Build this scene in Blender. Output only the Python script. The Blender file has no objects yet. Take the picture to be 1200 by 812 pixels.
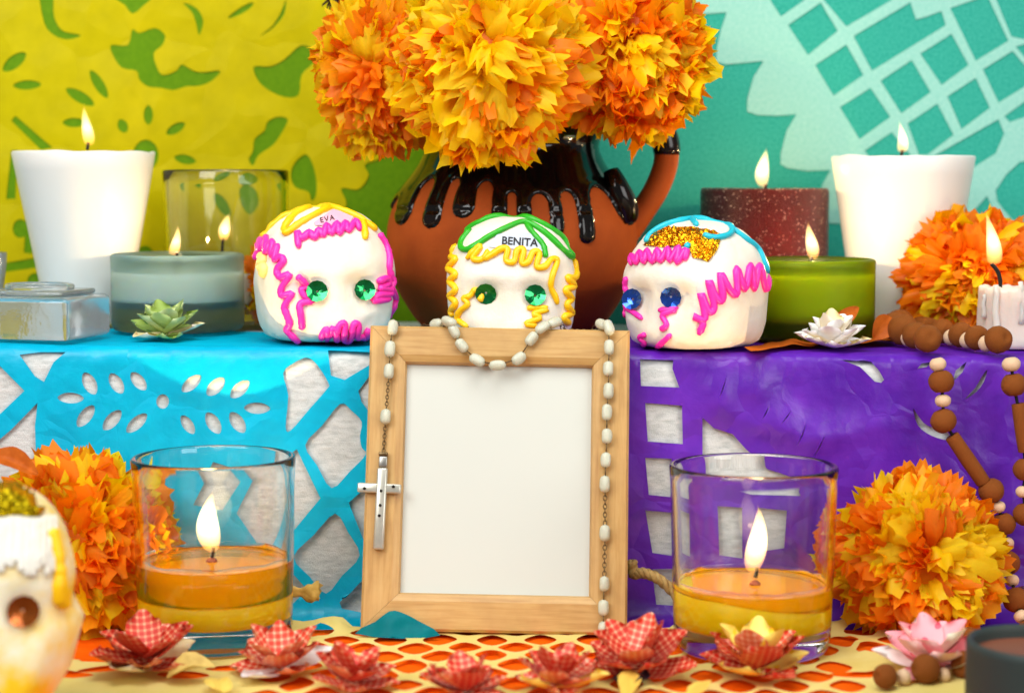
import bpy, bmesh, math, random
from math import sin, cos, pi, radians, atan2, sqrt, exp, acos
from mathutils import Vector, Matrix, noise
from mathutils.bvhtree import BVHTree
from mathutils.geometry import delaunay_2d_cdt
import numpy as np

random.seed(7)
S = bpy.context.scene
COL = S.collection

# ------------------------------------------------------------------ camera
FPX = 2200.0                      # focal length in photo pixels (1200 px wide)
CAM_H = 0.22
TILT = math.atan(196 / FPX)
cam_d = bpy.data.cameras.new("camera")
cam_d.lens = FPX / 1200 * 36
cam_d.sensor_width = 36
cam_d.clip_start = 0.02
cam_d.clip_end = 50
cam_d.dof.use_dof = True
cam_d.dof.focus_distance = 0.925
cam_d.dof.aperture_fstop = 6.3
cam = bpy.data.objects.new("camera", cam_d)
cam.location = (0, 0, CAM_H)
cam.rotation_euler = (pi / 2 - TILT, 0, 0)
COL.objects.link(cam)
S.camera = cam

# ------------------------------------------------------------------ world + lamps
w = bpy.data.worlds.new("World")
S.world = w
w.use_nodes = True
w.node_tree.nodes["Background"].inputs[0].default_value = (1.0, 1.0, 1.0, 1)
w.node_tree.nodes["Background"].inputs[1].default_value = 0.24


def area(name, loc, target, size, power, color=(1, 1, 1), size_y=None):
    l = bpy.data.lights.new(name, 'AREA')
    l.energy = power
    l.color = color
    l.size = size
    if size_y:
        l.shape = 'RECTANGLE'
        l.size_y = size_y
    o = bpy.data.objects.new(name, l)
    o.location = loc
    d = Vector(target) - Vector(loc)
    o.rotation_euler = d.to_track_quat('-Z', 'Y').to_euler()
    COL.objects.link(o)
    return o


area("softbox_key", (-0.75, -0.15, 0.95), (0, 1.0, 0.12), 0.75, 18.0, (1.0, 0.995, 0.98))
area("softbox_fill", (0.95, -0.1, 0.55), (0, 1.0, 0.12), 0.7, 9.5, (1.0, 0.99, 0.97))
area("added_overhead_fill", (0.0, 0.55, 0.85), (0, 1.0, 0.28), 0.5, 5.6, (1.0, 0.995, 0.98))  # added lamp, placed over the bouquet to brighten the flowers

S.render.engine = 'CYCLES'
S.view_settings.view_transform = 'Standard'
S.view_settings.look = 'None'
S.view_settings.exposure = -0.10
S.view_settings.gamma = 1.0
S.view_settings.use_curve_mapping = False
cy = S.cycles
cy.use_denoising = True
try:
    cy.denoiser = 'OPENIMAGEDENOISE'
    cy.denoising_input_passes = 'RGB_ALBEDO_NORMAL'
except Exception:
    pass
cy.max_bounces = 20
cy.diffuse_bounces = 10
cy.glossy_bounces = 5
cy.transmission_bounces = 14
cy.transparent_max_bounces = 16
cy.sample_clamp_indirect = 4.0
cy.blur_glossy = 0.6

# ------------------------------------------------------------------ geometry of the view
ST, CT = sin(TILT), cos(TILT)


def ray(px, py):
    dx = (px - 600) / FPX
    dv = (406 - py) / FPX
    return Vector((dx, CT + dv * ST, -ST + dv * CT))


CAMP = Vector((0, 0, CAM_H))


def at(px, py, Y):
    d = ray(px, py)
    return CAMP + d * (Y / d.y)


def ground(px, py, z=0.0):
    d = ray(px, py)
    return CAMP + d * ((z - CAM_H) / d.z)


def pxm(n, Y):
    return n * Y / FPX


YF = 0.925          # front of the step


def ztop(x):
    return 0.135 - 0.0122 * (x + 0.02)


def shelf(px, py_or_Y, isY=True):
    """point on the step top at photo column px and depth Y"""
    x = (px - 600) / FPX * py_or_Y
    return Vector((x, py_or_Y, ztop(x) + 0.0022))


# ------------------------------------------------------------------ objects
ORG = {}


def props(o, label=None, cat=None, group=None, kind=None):
    if label: o["label"] = label
    if cat: o["category"] = cat
    if group: o["group"] = group
    if kind: o["kind"] = kind
    return o


def thing(name, label, cat, loc, group=None):
    o = bpy.data.objects.new(name, None)
    o.empty_display_size = 0.01
    o.location = loc
    COL.objects.link(o)
    ORG[o] = Vector(loc)
    return props(o, label, cat, group)


def make_mesh(name, verts, faces, mat, smooth=True):
    me = bpy.data.meshes.new(name)
    me.from_pydata([tuple(v) for v in verts], [], [tuple(f) for f in faces])
    me.update()
    if mat:
        me.materials.append(mat)
    if smooth:
        me.polygons.foreach_set("use_smooth", [True] * len(me.polygons))
    return me


def obj(name, verts, faces, mat, parent=None, smooth=True, base=None):
    """one mesh object; verts are world positions"""
    if parent is not None:
        org = ORG[parent]
    elif base is not None:
        org = Vector(base)
    else:
        xs = [v[0] for v in verts]; ys = [v[1] for v in verts]; zs = [v[2] for v in verts]
        org = Vector(((min(xs) + max(xs)) / 2, (min(ys) + max(ys)) / 2, min(zs)))
    me = make_mesh(name, [Vector(v) - org for v in verts], faces, mat, smooth)
    o = bpy.data.objects.new(name, me)
    COL.objects.link(o)
    ORG[o] = org
    if parent is not None:
        o.parent = parent
        if parent.parent is None and parent.type == 'MESH':
            pass
    else:
        o.location = org
    return o


def inst(name, me, M, parent=None):
    """an object sharing mesh data, placed by a world matrix"""
    o = bpy.data.objects.new(name, me)
    COL.objects.link(o)
    if parent is not None:
        o.parent = parent
        o.matrix_basis = Matrix.Translation(-ORG[parent]) @ M
    else:
        o.matrix_basis = M
    ORG[o] = M.translation.copy()
    return o


# ------------------------------------------------------------------ shapes (return verts, faces)
def lathe(profile, c, n=64, close=False, wob=None):
    """profile [(r, z)] from the bottom outside round; c = world centre of z=0"""
    V, F = [], []
    m = len(profile)
    for (r, z) in profile:
        for k in range(n):
            a = 2 * pi * k / n
            rr = r
            zz = z
            if wob:
                rr, zz = wob(r, z, a)
            V.append((c[0] + rr * cos(a), c[1] + rr * sin(a), c[2] + zz))
    rng = m if close else m - 1
    for i in range(rng):
        j = (i + 1) % m
        for k in range(n):
            k2 = (k + 1) % n
            F.append((i * n + k, i * n + k2, j * n + k2, j * n + k))
    if not close:
        if profile[0][0] > 1e-7:
            F.append(tuple(range(n))[::-1])
        if profile[-1][0] > 1e-7:
            F.append(tuple((m - 1) * n + k for k in range(n)))
    return V, F


def catmull(P, sub=6, closed=False):
    P = [Vector(p) for p in P]
    n = len(P)
    out = []
    rng = n if closed else n - 1
    for i in range(rng):
        if closed:
            p0, p1, p2, p3 = P[(i - 1) % n], P[i], P[(i + 1) % n], P[(i + 2) % n]
        else:
            p0, p1, p2, p3 = P[max(i - 1, 0)], P[i], P[i + 1], P[min(i + 2, n - 1)]
        for k in range(sub):
            t = k / sub
            out.append(0.5 * ((2 * p1) + (p2 - p0) * t + (2 * p0 - 5 * p1 + 4 * p2 - p3) * t * t + (3 * p1 - p0 - 3 * p2 + p3) * t ** 3))
    if not closed:
        out.append(P[-1].copy())
    return out


def tube(path, rad, n=10, flat=1.0, closed=False, up=None):
    """round tube along a path; rad number or function of 0..1"""
    V, F = [], []
    m = len(path)
    prev = None
    for i, p in enumerate(path):
        if closed:
            t = path[(i + 1) % m] - path[i - 1]
        else:
            t = path[min(i + 1, m - 1)] - path[max(i - 1, 0)]
        if t.length < 1e-9:
            t = Vector((0, 0, 1))
        t.normalize()
        if prev is None:
            a = up if up is not None else (Vector((0, 0, 1)) if abs(t.z) < 0.9 else Vector((1, 0, 0)))
            nrm = (a - t * a.dot(t)).normalized()
        else:
            nrm = prev - t * prev.dot(t)
            if nrm.length < 1e-6:
                nrm = t.orthogonal()
            nrm.normalize()
        prev = nrm
        b = t.cross(nrm)
        r = rad(i / max(m - 1, 1)) if callable(rad) else rad
        for k in range(n):
            a = 2 * pi * k / n
            V.append(p + nrm * (cos(a) * r * flat) + b * (sin(a) * r))
    rng = m if closed else m - 1
    for i in range(rng):
        j = (i + 1) % m
        for k in range(n):
            k2 = (k + 1) % n
            F.append((i * n + k, i * n + k2, j * n + k2, j * n + k))
    if not closed:
        F.append(tuple(range(n))[::-1])
        F.append(tuple((m - 1) * n + k for k in range(n)))
    return V, F


def join(*parts):
    V, F = [], []
    for (v, f) in parts:
        o = len(V)
        V += list(v)
        F += [tuple(i + o for i in ff) for ff in f]
    return V, F


def bevel_box(sx, sy, sz, M=Matrix(), bev=0.001, seg=2):
    bm = bmesh.new()
    bmesh.ops.create_cube(bm, size=1)
    for v in bm.verts:
        v.co = Vector((v.co.x * sx, v.co.y * sy, v.co.z * sz))
    if bev > 0:
        bmesh.ops.bevel(bm, geom=list(bm.edges), offset=bev, segments=seg, affect='EDGES', profile=0.5)
    V = [M @ v.co for v in bm.verts]
    F = [tuple(v.index for v in f.verts) for f in bm.faces]
    bm.free()
    return V, F


# ------------------------------------------------------------------ materials
def lin(h):
    if isinstance(h, str):
        h = [int(h[i:i + 2], 16) for i in (0, 2, 4)]
    out = []
    for c in h[:3]:
        c = c / 255
        out.append(c / 12.92 if c <= 0.04045 else ((c + 0.055) / 1.055) ** 2.4)
    return (*out, 1)


def nt(name):
    m = bpy.data.materials.new(name)
    m.use_nodes = True
    t = m.node_tree
    t.nodes.clear()
    out = t.nodes.new("ShaderNodeOutputMaterial")
    return m, t, out


def N(t, typ, **kw):
    n = t.nodes.new(typ)
    for k, v in kw.items():
        setattr(n, k, v)
    return n


def tex_noise(t, scale, detail=4, rough=0.55, coord='Object', stretch=None, dist=0.0):
    tc = N(t, "ShaderNodeTexCoord")
    n = N(t, "ShaderNodeTexNoise")
    n.inputs["Scale"].default_value = scale
    n.inputs["Detail"].default_value = detail
    n.inputs["Roughness"].default_value = rough
    n.inputs["Distortion"].default_value = dist
    src = tc.outputs[coord]
    if stretch:
        mp = N(t, "ShaderNodeMapping")
        mp.inputs["Scale"].default_value = stretch
        t.links.new(src, mp.inputs[0])
        src = mp.outputs[0]
    t.links.new(src, n.inputs["Vector"])
    return n


def ramp(t, src, stops):
    r = N(t, "ShaderNodeValToRGB")
    el = r.color_ramp.elements
    while len(el) < len(stops):
        el.new(0.5)
    for e, (p, c) in zip(el, stops):
        e.position = p
        e.color = c
    t.links.new(src, r.inputs[0])
    return r.outputs[0]


def pmat(name, col, rough=0.5, metal=0.0, trans=0.0, ior=1.45, sss=0.0, sssr=(1, 0.6, 0.4), sssc=0.004, vary=None,
         bump=None, bump2=None, coat=0.0, spec=0.5, thin_trans=0.0, stretch=None, emit=None, roughvar=None):
    m, t, out = nt(name)
    p = N(t, "ShaderNodeBsdfPrincipled")
    p.inputs["Base Color"].default_value = col
    p.inputs["Roughness"].default_value = rough
    p.inputs["Metallic"].default_value = metal
    p.inputs["Transmission Weight"].default_value = trans
    p.inputs["IOR"].default_value = ior
    p.inputs["Specular IOR Level"].default_value = spec
    p.inputs["Coat Weight"].default_value = coat
    if sss:
        p.inputs["Subsurface Weight"].default_value = sss
        p.inputs["Subsurface Radius"].default_value = sssr
        p.inputs["Subsurface Scale"].default_value = sssc
    if vary:
        sc, c2, lo, hi = vary[:4]
        n = tex_noise(t, sc, 5, 0.6, stretch=stretch)
        c = ramp(t, n.outputs["Fac"], [(lo, col), (hi, c2)])
        t.links.new(c, p.inputs["Base Color"])
    if roughvar:
        n = tex_noise(t, roughvar[0], 4, 0.6)
        c = ramp(t, n.outputs["Fac"], [(0.3, (roughvar[1],) * 3 + (1,)), (0.7, (roughvar[2],) * 3 + (1,))])
        t.links.new(c, p.inputs["Roughness"])
    last = None
    for b in (bump, bump2):
        if b:
            n = tex_noise(t, b[0], 4, 0.6, stretch=b[3] if len(b) > 3 else None)
            bn = N(t, "ShaderNodeBump")
            bn.inputs["Strength"].default_value = b[1]
            bn.inputs["Distance"].default_value = b[2]
            t.links.new(n.outputs["Fac"], bn.inputs["Height"])
            if last:
                t.links.new(last, bn.inputs["Normal"])
            last = bn.outputs[0]
    if last:
        t.links.new(last, p.inputs["Normal"])
    t.links.new(p.outputs[0], out.inputs[0])
    return m


def tissue(name, c1, c2, transl=0.35, scale=90, rnd=0.0, bumpd=0.0006, gloss=0.006, tcol=None, fib=400, bumpsc=45, rough=0.45, crumple=0, cdist=0.002):
    """tissue paper: diffuse + translucent + faint sheen"""
    m, t, out = nt(name)
    n = tex_noise(t, scale, 5, 0.6)
    c = ramp(t, n.outputs["Fac"], [(0.3, c1), (0.72, c2)])
    if rnd:
        oi = N(t, "ShaderNodeObjectInfo")
        hs = N(t, "ShaderNodeHueSaturation")
        mr = N(t, "ShaderNodeMapRange")
        mr.inputs[3].default_value = 1 - rnd
        mr.inputs[4].default_value = 1 + rnd * 0.6
        t.links.new(oi.outputs["Random"], mr.inputs[0])
        t.links.new(mr.outputs[0], hs.inputs["Value"])
        mh = N(t, "ShaderNodeMapRange")
        mh.inputs[3].default_value = 0.5 - rnd * 0.07
        mh.inputs[4].default_value = 0.5 + rnd * 0.07
        t.links.new(oi.outputs["Random"], mh.inputs[0])
        t.links.new(mh.outputs[0], hs.inputs["Hue"])
        t.links.new(c, hs.inputs["Color"])
        c = hs.outputs[0]
    f2 = tex_noise(t, bumpsc, 5, 0.62, dist=0.4)
    bn = N(t, "ShaderNodeBump")
    bn.inputs["Strength"].default_value = 0.7
    bn.inputs["Distance"].default_value = bumpd
    t.links.new(f2.outputs["Fac"], bn.inputs["Height"])
    if crumple:
        tcx = N(t, "ShaderNodeTexCoord")
        wr = tex_noise(t, crumple * 0.8, 3, 0.5)
        av = N(t, "ShaderNodeMix", data_type='RGBA')
        av.inputs[0].default_value = 0.06
        t.links.new(tcx.outputs["Object"], av.inputs["A"])
        t.links.new(wr.outputs["Color"], av.inputs["B"])
        vo = N(t, "ShaderNodeTexVoronoi", feature='DISTANCE_TO_EDGE')
        vo.inputs["Scale"].default_value = crumple
        t.links.new(av.outputs["Result"], vo.inputs["Vector"])
        b2 = N(t, "ShaderNodeBump")
        b2.inputs["Strength"].default_value = 0.8
        b2.inputs["Distance"].default_value = cdist
        t.links.new(vo.outputs["Distance"], b2.inputs["Height"])
        t.links.new(bn.outputs[0], b2.inputs["Normal"])
        bn = b2
    d = N(t, "ShaderNodeBsdfDiffuse")
    tr = N(t, "ShaderNodeBsdfTranslucent")
    g = N(t, "ShaderNodeBsdfGlossy")
    g.inputs["Roughness"].default_value = rough
    g.inputs["Color"].default_value = (1, 1, 1, 1)
    t.links.new(c, d.inputs[0])
    if tcol:
        tr.inputs[0].default_value = tcol
    else:
        t.links.new(c, tr.inputs[0])
    for b in (d, tr, g):
        t.links.new(bn.outputs[0], b.inputs["Normal"])
    m1 = N(t, "ShaderNodeMixShader")
    m1.inputs[0].default_value = transl
    t.links.new(d.outputs[0], m1.inputs[1])
    t.links.new(tr.outputs[0], m1.inputs[2])
    m2 = N(t, "ShaderNodeMixShader")
    m2.inputs[0].default_value = gloss
    t.links.new(m1.outputs[0], m2.inputs[1])
    t.links.new(g.outputs[0], m2.inputs[2])
    t.links.new(m2.outputs[0], out.inputs[0])
    return m


def rgb(r, g, b):
    return lin((r, g, b))


M = {}
M['teal'] = tissue('teal_tissue', rgb(18, 146, 128), rgb(72, 182, 162), 0.1, 700, bumpd=0.0003, bumpsc=160)
M['green_sheet'] = tissue('green_tissue', rgb(88, 134, 4), rgb(106, 148, 10), 0.1, 300)
M['yellow_sheet'] = tissue('yellow_tissue', rgb(186, 172, 0), rgb(204, 188, 2), 0.12, 60, bumpd=0.0008, bumpsc=22, crumple=16, cdist=0.006)
M['mint'] = tissue('mint_tissue', rgb(134, 202, 186), rgb(164, 214, 200), 0.1, 500, bumpd=0.0003, bumpsc=120)
M['turq'] = tissue('turquoise_tissue', rgb(0, 168, 206), rgb(0, 190, 226), 0.12, 50, bumpd=0.0008, bumpsc=60, gloss=0.02, rough=0.33, crumple=26, cdist=0.004)
M['purple'] = tissue('purple_tissue', rgb(80, 20, 158), rgb(108, 42, 184), 0.1, 40, bumpd=0.0008, bumpsc=60, gloss=0.03, rough=0.33, crumple=24, cdist=0.005)
M['turq_shaded'] = tissue('shaded_turquoise_tissue', rgb(0, 104, 112), rgb(0, 122, 130), 0.1, 60)  # turquoise paper darkened, its shade put into the colour
M['orange_sheet'] = tissue('orange_tissue', rgb(245, 92, 8), rgb(250, 112, 16), 0.15, 40, crumple=30, cdist=0.004)
M['cream'] = tissue('cream_tissue', rgb(232, 214, 118), rgb(240, 226, 144), 0.2, 40)
M['pet_yellow'] = tissue('yellow_petal_tissue', rgb(255, 216, 0), rgb(255, 238, 24), 0.56, 60, rnd=0.06, tcol=rgb(255, 210, 0), bumpd=0.0005, bumpsc=160, gloss=0.012)
M['pet_amber'] = tissue('amber_petal_tissue', rgb(255, 172, 0), rgb(255, 194, 6), 0.56, 60, rnd=0.08, tcol=rgb(255, 178, 0), bumpd=0.0005, bumpsc=160, gloss=0.012)
M['pet_orange'] = tissue('orange_petal_tissue', rgb(255, 136, 2), rgb(255, 158, 12), 0.56, 60, rnd=0.08, tcol=rgb(255, 146, 0), bumpd=0.0005, bumpsc=160, gloss=0.012)
M['sugar'] = pmat('sugar', rgb(229, 221, 200), 0.5, spec=0.3, sss=0.25, sssr=(1, 0.8, 0.55), sssc=0.004, vary=(45, rgb(234, 230, 218), 0.35, 0.65),
                  bump=(200, 0.35, 0.0010), bump2=(1400, 0.35, 0.0004))
M['ice_pink'] = pmat('pink_icing', rgb(246, 48, 170), 0.38, sss=0.15, sssc=0.002, bump=(500, 0.2, 0.0004))
M['ice_yellow'] = pmat('yellow_icing', rgb(253, 196, 8), 0.38, sss=0.15, sssc=0.002, bump=(500, 0.2, 0.0004))
M['ice_pale'] = pmat('pale_yellow_icing', rgb(250, 222, 130), 0.5, sss=0.15, sssc=0.002, bump=(300, 0.5, 0.0006))
M['ice_green'] = pmat('green_icing', rgb(40, 170, 30), 0.35, sss=0.1, sssc=0.002, bump=(500, 0.2, 0.0004))
M['ice_cyan'] = pmat('cyan_icing', rgb(30, 186, 206), 0.35, sss=0.1, sssc=0.002, bump=(500, 0.2, 0.0004))
M['seq_green'] = pmat('green_sequin', rgb(6, 140, 70), 0.16, metal=0.9, coat=0.5)
M['seq_blue'] = pmat('blue_sequin', rgb(40, 90, 205), 0.16, metal=0.9, coat=0.5)
M['seq_brown'] = pmat('copper_sequin', rgb(168, 84, 22), 0.25, metal=0.8, coat=0.3)
M['gold'] = pmat('gold_foil', rgb(226, 164, 26), 0.2, metal=1.0, bump=(500, 0.8, 0.001))
M['gold_green'] = pmat('green_gold_foil', rgb(170, 150, 20), 0.2, metal=1.0, bump=(500, 0.5, 0.001))
M['label_pink'] = pmat('pink_label', rgb(240, 172, 192), 0.6)
M['label_white'] = pmat('white_label', rgb(188, 198, 210), 0.5)
M['ink'] = pmat('ink', rgb(18, 16, 20), 0.6)
M['clay'] = pmat('terracotta', rgb(164, 74, 22), 0.75, spec=0.2, vary=(40, rgb(146, 62, 18), 0.35, 0.7), bump=(600, 0.35, 0.0005), bump2=(40, 0.15, 0.001, (0.3, 0.3, 6)))
M['glaze'] = pmat('black_glaze', rgb(11, 8, 7), 0.09, vary=(28, rgb(34, 14, 6), 0.5, 0.8), bump=(35, 0.12, 0.002), spec=0.4)
M['wax_white'] = pmat('white_wax', rgb(222, 219, 212), 0.38, sss=0.35, sssr=(1, 0.85, 0.7), sssc=0.006, bump=(120, 0.08, 0.0006))
M['wax_holder'] = pmat('soft_wax', rgb(236, 232, 222), 0.35, sss=1.0, sssr=(1, 0.8, 0.55), sssc=0.016)
M['wick'] = pmat('burnt_wick', rgb(24, 18, 15), 0.9)
M['ember'] = pmat('charred_wick_tip', rgb(120, 60, 40), 0.8)
M['glass'] = pmat('clear_glass', (0.97, 0.985, 0.98, 1), 0.0, trans=1.0, ior=1.45, roughvar=(70, 0.0, 0.06))
M['glass_tint'] = pmat('greenish_glass', (0.98, 0.98, 0.86, 1), 0.0, trans=1.0, ior=1.45)
M['frost_grey'] = pmat('frosted_grey_glass', rgb(172, 200, 198), 0.45, trans=0.95, ior=1.22, spec=0.3)
M['frost_green'] = pmat('frosted_green_glass', rgb(134, 160, 0), 0.45, trans=0.95, ior=1.2, spec=0.3)
M['frost_dark'] = pmat('frosted_dark_glass', rgb(70, 84, 82), 0.5, trans=0.5, ior=1.3, spec=0.3)
M['cube_glass'] = pmat('cast_cube_glass', rgb(232, 236, 236), 0.12, trans=0.9, ior=1.45, bump=(45, 0.4, 0.002))
M['silver'] = pmat('embossed_silver', rgb(190, 196, 200), 0.3, metal=1.0, bump=(400, 0.9, 0.001))
M['amber_wax'] = pmat('amber_wax', rgb(255, 200, 10), 0.3, spec=0.3, sss=1.0, sssr=(1, 0.7, 0.15), sssc=0.035)
M['yellow_wax'] = pmat('yellow_wax', rgb(255, 210, 8), 0.3, spec=0.3, sss=1.0, sssr=(1, 0.7, 0.15), sssc=0.035)
M['brown_wax'] = pmat('brown_wax', rgb(120, 70, 50), 0.5)
M['white_gel'] = pmat('cloudy_white_wax', rgb(236, 220, 208), 0.35, sss=0.8, sssr=(1, 0.7, 0.55), sssc=0.01, trans=0.25, bump=(90, 0.3, 0.002))
M['wood'] = None
M['photo'] = pmat('blank_print', rgb(199, 203, 194), 0.5, spec=0.3)
M['pearl'] = pmat('pearl_bead', rgb(214, 214, 192), 0.2, vary=(420, rgb(158, 164, 140), 0.45, 0.62), coat=0.4, sss=0.2, sssc=0.002, bump=(220, 0.3, 0.001))
M['cross'] = pmat('silver_cross', rgb(206, 204, 190), 0.28, metal=0.55, vary=(60, rgb(182, 182, 168), 0.4, 0.7), coat=0.5)
M['brass'] = pmat('aged_brass', rgb(112, 92, 62), 0.38, metal=0.9)
M['steel'] = pmat('dull_steel', rgb(160, 158, 150), 0.35, metal=0.9)
M['bead_clay'] = pmat('clay_bead', rgb(154, 86, 30), 0.65, spec=0.2, vary=(60, rgb(122, 64, 20), 0.35, 0.7), bump=(350, 0.5, 0.001), bump2=(90, 0.4, 0.002))
M['bead_cream'] = pmat('cream_bead', rgb(226, 194, 158), 0.6, vary=(160, rgb(206, 166, 124), 0.4, 0.7), bump=(500, 0.4, 0.0004))
M['rope'] = pmat('straw_rope', rgb(176, 146, 86), 0.7, vary=(300, rgb(140, 108, 54), 0.4, 0.7), stretch=(1, 1, 1), bump=(700, 0.6, 0.0006))
M['husk'] = pmat('dry_husk', rgb(214, 184, 96), 0.6, vary=(120, rgb(178, 140, 60), 0.4, 0.7), bump=(220, 0.5, 0.0008))
M['leaf_orange'] = tissue('orange_leaf', rgb(176, 84, 26), rgb(206, 108, 36), 0.15, 200)
M['stem'] = pmat('stem', rgb(66, 84, 30), 0.7)
M['seed'] = pmat('dried_head', rgb(64, 40, 20), 0.9)
M['table'] = pmat('table_wood', rgb(96, 70, 48), 0.6)


def wood_mat():
    m, t, out = nt('pale_wood')
    tc = N(t, "ShaderNodeTexCoord")
    mp = N(t, "ShaderNodeMapping")
    mp.inputs["Scale"].default_value = (4, 60, 60)
    t.links.new(tc.outputs["Object"], mp.inputs[0])
    n = N(t, "ShaderNodeTexNoise")
    n.inputs["Scale"].default_value = 6
    n.inputs["Detail"].default_value = 6
    n.inputs["Roughness"].default_value = 0.6
    n.inputs["Distortion"].default_value = 0.5
    t.links.new(mp.outputs[0], n.inputs["Vector"])
    c = ramp(t, n.outputs["Fac"], [(0.25, rgb(172, 128, 68)), (0.5, rgb(192, 152, 90)), (0.75, rgb(202, 166, 106))])
    n2 = tex_noise(t, 60, 3)
    mx = N(t, "ShaderNodeMix", data_type='RGBA', blend_type='MULTIPLY')
    mx.inputs[0].default_value = 0.5
    t.links.new(c, mx.inputs["A"])
    c2 = ramp(t, n2.outputs["Fac"], [(0.3, (0.72, 0.66, 0.6, 1)), (0.6, (1, 1, 1, 1))])
    t.links.new(c2, mx.inputs["B"])
    p = N(t, "ShaderNodeBsdfPrincipled")
    p.inputs["Roughness"].default_value = 0.48
    t.links.new(mx.outputs["Result"], p.inputs["Base Color"])
    bn = N(t, "ShaderNodeBump")
    bn.inputs["Strength"].default_value = 0.15
    bn.inputs["Distance"].default_value = 0.0004
    t.links.new(n.outputs["Fac"], bn.inputs["Height"])
    t.links.new(bn.outputs[0], p.inputs["Normal"])
    t.links.new(p.outputs[0], out.inputs[0])
    return m


M['wood'] = wood_mat()


def cloth_mat():
    """white cloth with a slubby silver weft"""
    m, t, out = nt('slub_cloth')
    n1 = tex_noise(t, 190, 3, 0.5, stretch=(1, 1, 3.0))
    n2 = tex_noise(t, 900, 2, 0.5, stretch=(6, 1, 1))
    c = ramp(t, n1.outputs["Fac"], [(0.3, rgb(188, 193, 190)), (0.62, rgb(216, 219, 216))])
    mx = N(t, "ShaderNodeMath", operation='ADD')
    t.links.new(n1.outputs["Fac"], mx.inputs[0])
    t.links.new(n2.outputs["Fac"], mx.inputs[1])
    bn = N(t, "ShaderNodeBump")
    bn.inputs["Strength"].default_value = 0.45
    bn.inputs["Distance"].default_value = 0.0011
    t.links.new(mx.outputs[0], bn.inputs["Height"])
    p = N(t, "ShaderNodeBsdfPrincipled")
    p.inputs["Roughness"].default_value = 0.6
    t.links.new(c, p.inputs["Base Color"])
    t.links.new(bn.outputs[0], p.inputs["Normal"])
    t.links.new(p.outputs[0], out.inputs[0])
    return m


M['cloth'] = cloth_mat()


def gingham(name, red, pale, back, pitch=0.0030, dots=False):
    m, t, out = nt(name)
    tc = N(t, "ShaderNodeTexCoord")
    sp = N(t, "ShaderNodeSeparateXYZ")
    t.links.new(tc.outputs["UV"], sp.inputs[0])

    def band(sock):
        a = N(t, "ShaderNodeMath", operation='MULTIPLY')
        a.inputs[1].default_value = 1 / pitch
        t.links.new(sock, a.inputs[0])
        f = N(t, "ShaderNodeMath", operation='FRACT')
        t.links.new(a.outputs[0], f.inputs[0])
        g = N(t, "ShaderNodeMath", operation='GREATER_THAN')
        g.inputs[1].default_value = 0.66
        t.links.new(f.outputs[0], g.inputs[0])
        return g.outputs[0]
    s = N(t, "ShaderNodeMath", operation='ADD')
    t.links.new(band(sp.outputs[0]), s.inputs[0])
    t.links.new(band(sp.outputs[1]), s.inputs[1])
    h = N(t, "ShaderNodeMath", operation='MULTIPLY')
    h.inputs[1].default_value = 0.5
    t.links.new(s.outputs[0], h.inputs[0])
    mid = [(a * 0.7 + b * 0.3) for a, b in zip(red, pale)]
    if dots:
        v = N(t, "ShaderNodeTexVoronoi")
        v.inputs["Scale"].default_value = 170
        t.links.new(tc.outputs["UV"], v.inputs["Vector"])
        front = ramp(t, v.outputs["Distance"], [(0.25, red), (0.3, pale)])
    else:
        front = ramp(t, h.outputs[0], [(0.0, red), (0.5, mid), (1.0, pale)])
    geo = N(t, "ShaderNodeNewGeometry")
    mx = N(t, "ShaderNodeMix", data_type='RGBA')
    t.links.new(geo.outputs["Backfacing"], mx.inputs[0])
    t.links.new(front, mx.inputs["A"])
    bk = N(t, "ShaderNodeMix", data_type='RGBA')
    bk.inputs[0].default_value = 0.45
    t.links.new(front, bk.inputs["A"])
    bk.inputs["B"].default_value = back
    t.links.new(bk.outputs["Result"], mx.inputs["B"])
    p = N(t, "ShaderNodeBsdfPrincipled")
    p.inputs["Roughness"].default_value = 0.5
    t.links.new(mx.outputs["Result"], p.inputs["Base Color"])
    t.links.new(p.outputs[0], out.inputs[0])
    return m


M['ging_red'] = gingham('red_check_card', rgb(206, 38, 14), rgb(242, 178, 134), rgb(170, 36, 14))
M['ging_red2'] = gingham('red_check_card_pale_back', rgb(216, 56, 26), rgb(246, 200, 160), rgb(206, 140, 90))
M['card_yellow'] = gingham('yellow_card', rgb(246, 206, 40), rgb(250, 224, 110), rgb(222, 170, 40), dots=True)
M['card_navy'] = gingham('navy_card', rgb(44, 40, 58), rgb(60, 56, 76), rgb(40, 28, 26), dots=True)
M['card_pink'] = gingham('pink_card', rgb(236, 96, 120), rgb(250, 170, 178), rgb(246, 226, 206), dots=True)
M['card_white'] = gingham('white_card', rgb(240, 236, 232), rgb(246, 244, 240), rgb(228, 222, 226), dots=True)
M['card_peach'] = gingham('patterned_card', rgb(226, 170, 120), rgb(240, 222, 170), rgb(230, 226, 222), dots=True)
M['card_green'] = gingham('green_card', rgb(70, 126, 50), rgb(150, 176, 80), rgb(212, 226, 150), dots=True)
M['card_lime'] = gingham('lime_card', rgb(196, 214, 120), rgb(220, 230, 160), rgb(90, 140, 96), dots=True)


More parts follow.
